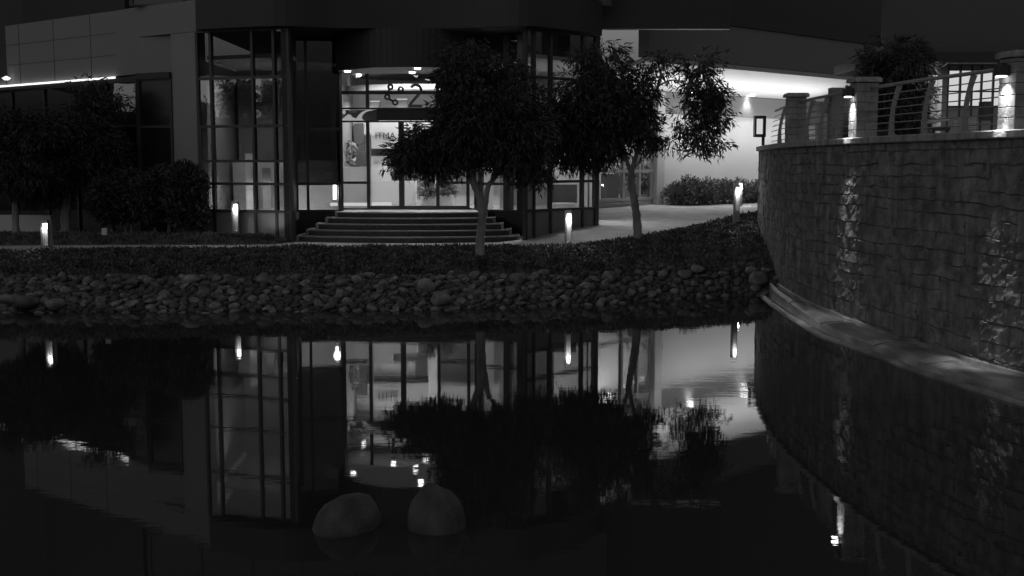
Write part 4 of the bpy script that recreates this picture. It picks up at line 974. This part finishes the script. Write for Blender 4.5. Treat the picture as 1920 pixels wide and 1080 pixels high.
tree('willow_leaved_tree', b2, [
    ([P(1196, 447, Y2), P(1194, 410, Y2), P(1190, 380, Y2), P(1185, 350, Y2), P(1182, 325, Y2)], .115, .075),
    ([P(1184, 330, Y2), P(1177, 305, Y2), P(1171, 285, Y2), P(1166, 262, Y2), P(1150, 220, Y2)], .055, .035),
    ([P(1184, 330, Y2), P(1188, 308, Y2), P(1196, 280, Y2), P(1206, 240, Y2), P(1222, 190, Y2), P(1240, 145, Y2)], .06, .03),
    ([P(1236, 160, Y2), P(1262, 150, Y2), P(1290, 160, Y2)], .025, .015)],
    [(1065, 265, 30, 36, 0, .8, 1.1), (1095, 235, 40, 44, 0, 1.0, 1.1), (1125, 265, 42, 34, 0, .9, 1.2), (1090, 180, 46, 46, 0, 1.1, 1.0), (1150, 200, 46, 48, 0, 1.1, 1.2), (1140, 150, 44, 40, 0, 1.0, .9), (1190, 225, 36, 44, 0, .9, 1.1), (1200, 165, 34, 36, 0, .9, .8),
     (1215, 255, 18, 26, 0, .4, .9), (1050, 215, 26, 40, 0, .6, .8), (1060, 292, 18, 16, 0, .4, .8), (1105, 290, 26, 16, 0, .5, .9),
     (1318, 185, 27, 32, 0, .6, .75), (1340, 215, 26, 28, 0, .6, .7), (1320, 245, 24, 28, 0, .5, .7), (1310, 275, 18, 12, 0, .3, .7), (1310, 148, 24, 24, 0, .5, .6), (1340, 165, 26, 28, 0, .5, .7), (1258, 262, 9, 14, 0, .25, .7), (1270, 225, 16, 18, 0, .35, .5), (1285, 240, 12, 20, 0, .3, .35), (1352, 262, 8, 12, 0, .25, .5), (1240, 140, 30, 16, 0, .6, .2),
     (1125, 100, 50, 30, 0, .9, .45), (1310, 118, 40, 20, 0, .6, .4), (1225, 112, 40, 20, 0, .6, .3)], Y2, 3300,
    'leafy tree with slender leaning trunk beside the rising path')
Y3 = 31.6
tree('dark_tree', P(124, 434, Y3), [([P(124, 440, Y3), P(123, 395, Y3), P(128, 350, Y3), P(140, 300, Y3), P(160, 230, Y3)], .15, .07), ([P(128, 350, Y3), P(115, 300, Y3), P(90, 260, Y3)], .07, .04)],
    [(165, 160, 20, 24, 0, .5, .6), (180, 200, 34, 28, 0, .7, .7), (150, 250, 52, 44, 0, 1.0, 1.3), (195, 280, 40, 44, 0, 1, 1.2), (110, 290, 50, 44, 0, 1, 1.2), (150, 300, 60, 30, 0, 1, 1.1), (85, 330, 50, 44, 0, 1, 1.2), (215, 180, 16, 18, 0, .4, .6)], Y3, 3000,
    'dark bushy tree with a thick pale trunk left of the glass tower', group=None)
tree('dark_tree', P(30, 432, 30.5), [([P(30, 440, 30.5), P(28, 380, 30.5), P(24, 300, 30.5)], .1, .05)],
    [(0, 270, 30, 60, 0, 1, 1), (10, 220, 16, 26, 0, .6, 1), (60, 250, 26, 40, 0, .8, 1), (62, 215, 14, 18, 0, .4, .8), (40, 312, 60, 44, 0, 1, 1.2), (95, 240, 24, 24, 0, .6, .8)], 30.5, 2600,
    'dark low crowned tree at the left edge of the picture')
tree('terrace_tree', Vector((9.6, 29.5, 3.4)), [([(9.6, 29.5, 3.38), (9.6, 29.5, 4.2), (9.5, 29.6, 5.2)], .09, .05)],
    [(1665, 200, 42, 34, 0, .8, 1), (1700, 165, 40, 36, 0, .8, 1.2), (1650, 155, 36, 34, 0, .8, 1), (1712, 215, 26, 30, 0, .6, 1), (1680, 110, 60, 40, 0, 1, 1)], 29.5, 1700,
    'dark tree on the terrace behind the railing')

# ------------------------------------------------------------------ lamps on the canopy at the far left
for px, lab in ((12, 'small round lamp above the canopy strip at the very left edge'), (57, 'small round lamp above the canopy strip right of the edge lamp')):
    p = P(px, 149, 36.2); t = thing('canopy_lamp', (p.x, p.y, 5.42), lab, 'lamp', 'small lamps above the left canopy')
    MB().tube([(p.x, p.y, 5.40), (p.x, p.y, p.z+.15)], .015, 6).build('stem', M['frame'], t)
    MB().tube([(p.x, p.y, p.z-.02), (p.x, p.y, p.z+.04), (p.x, p.y, p.z+.10)], [.06, .13, .02], 12).build('glow', M['led'], t)
# ------------------------------------------------------------------ out of view: glowing buildings added for the glass to mirror, and far trees
gh = thing('mirror_glow_block', (-75, 44.2, .7), 'unseen lit block added far to the left to be mirrored in the office wing', 'building')
MB().box(-75.3, 43.1, 7.2, -75, 45.3, 9.4).build('window', M['band'], gh); MB().box(-78, 40, .7, -75.4, 48, 10.5).build('wall', M['dgrey'], gh)  # glowing slab added as the bright panel mirrored in the wing's last bay
fh = thing('mirror_glow_hall', (-64, -10, 0), 'unseen long lit hall added across the pond to be mirrored in the glass tower', 'building')
fa = Vector((-95, 22)); fb = Vector((-34, -42)); fd_ = (fb-fa).normalized()
for k in range(9):
    p0 = fa+fd_*(k*9.5+.4); p1 = fa+fd_*(k*9.5+9.1); MB().slab(p0, p1, 6.9, 10.1, 0, .05).build('window', M['band'], fh)  # glowing bands added for the bright strip mirrored in the tower glass
MB().slab(fa, fa+fd_*88, 10.3, 14, -.3, .2).build('upper_wall', M['dgrey'], fh); MB().slab(fa, fa+fd_*88, 0, 6.8, -.3, .2).build('lower_wall', M['dgrey'], fh)
for (x, y, s_, zc_) in ((-51.6, -1.9, 1.3, 7.6), (-53.6, 0, 1.0, 5.9), (-49.6, -3.6, .9, 7.2)):
    t = thing('far_tree', (x, y, .5), {-51.6: 'tallest dark round tree in front of the lit hall across the pond', -49.6: 'middle sized dark round tree nearest the pond before the lit hall', -53.6: 'smallest dark round tree close to the lit hall across the pond'}[x], 'tree', 'trees across the pond')
    MB().tube([(x, y, 0), (x, y, zc_)], [.2, .1], 7).build('trunk', M['bark'], t)
    sprays([(x, y, zc_, s_, s_, 1.5, 1)], 420, 8, .5, .3, .12, M['leaf'], t, 'crown', droop=.2, spread=.8)
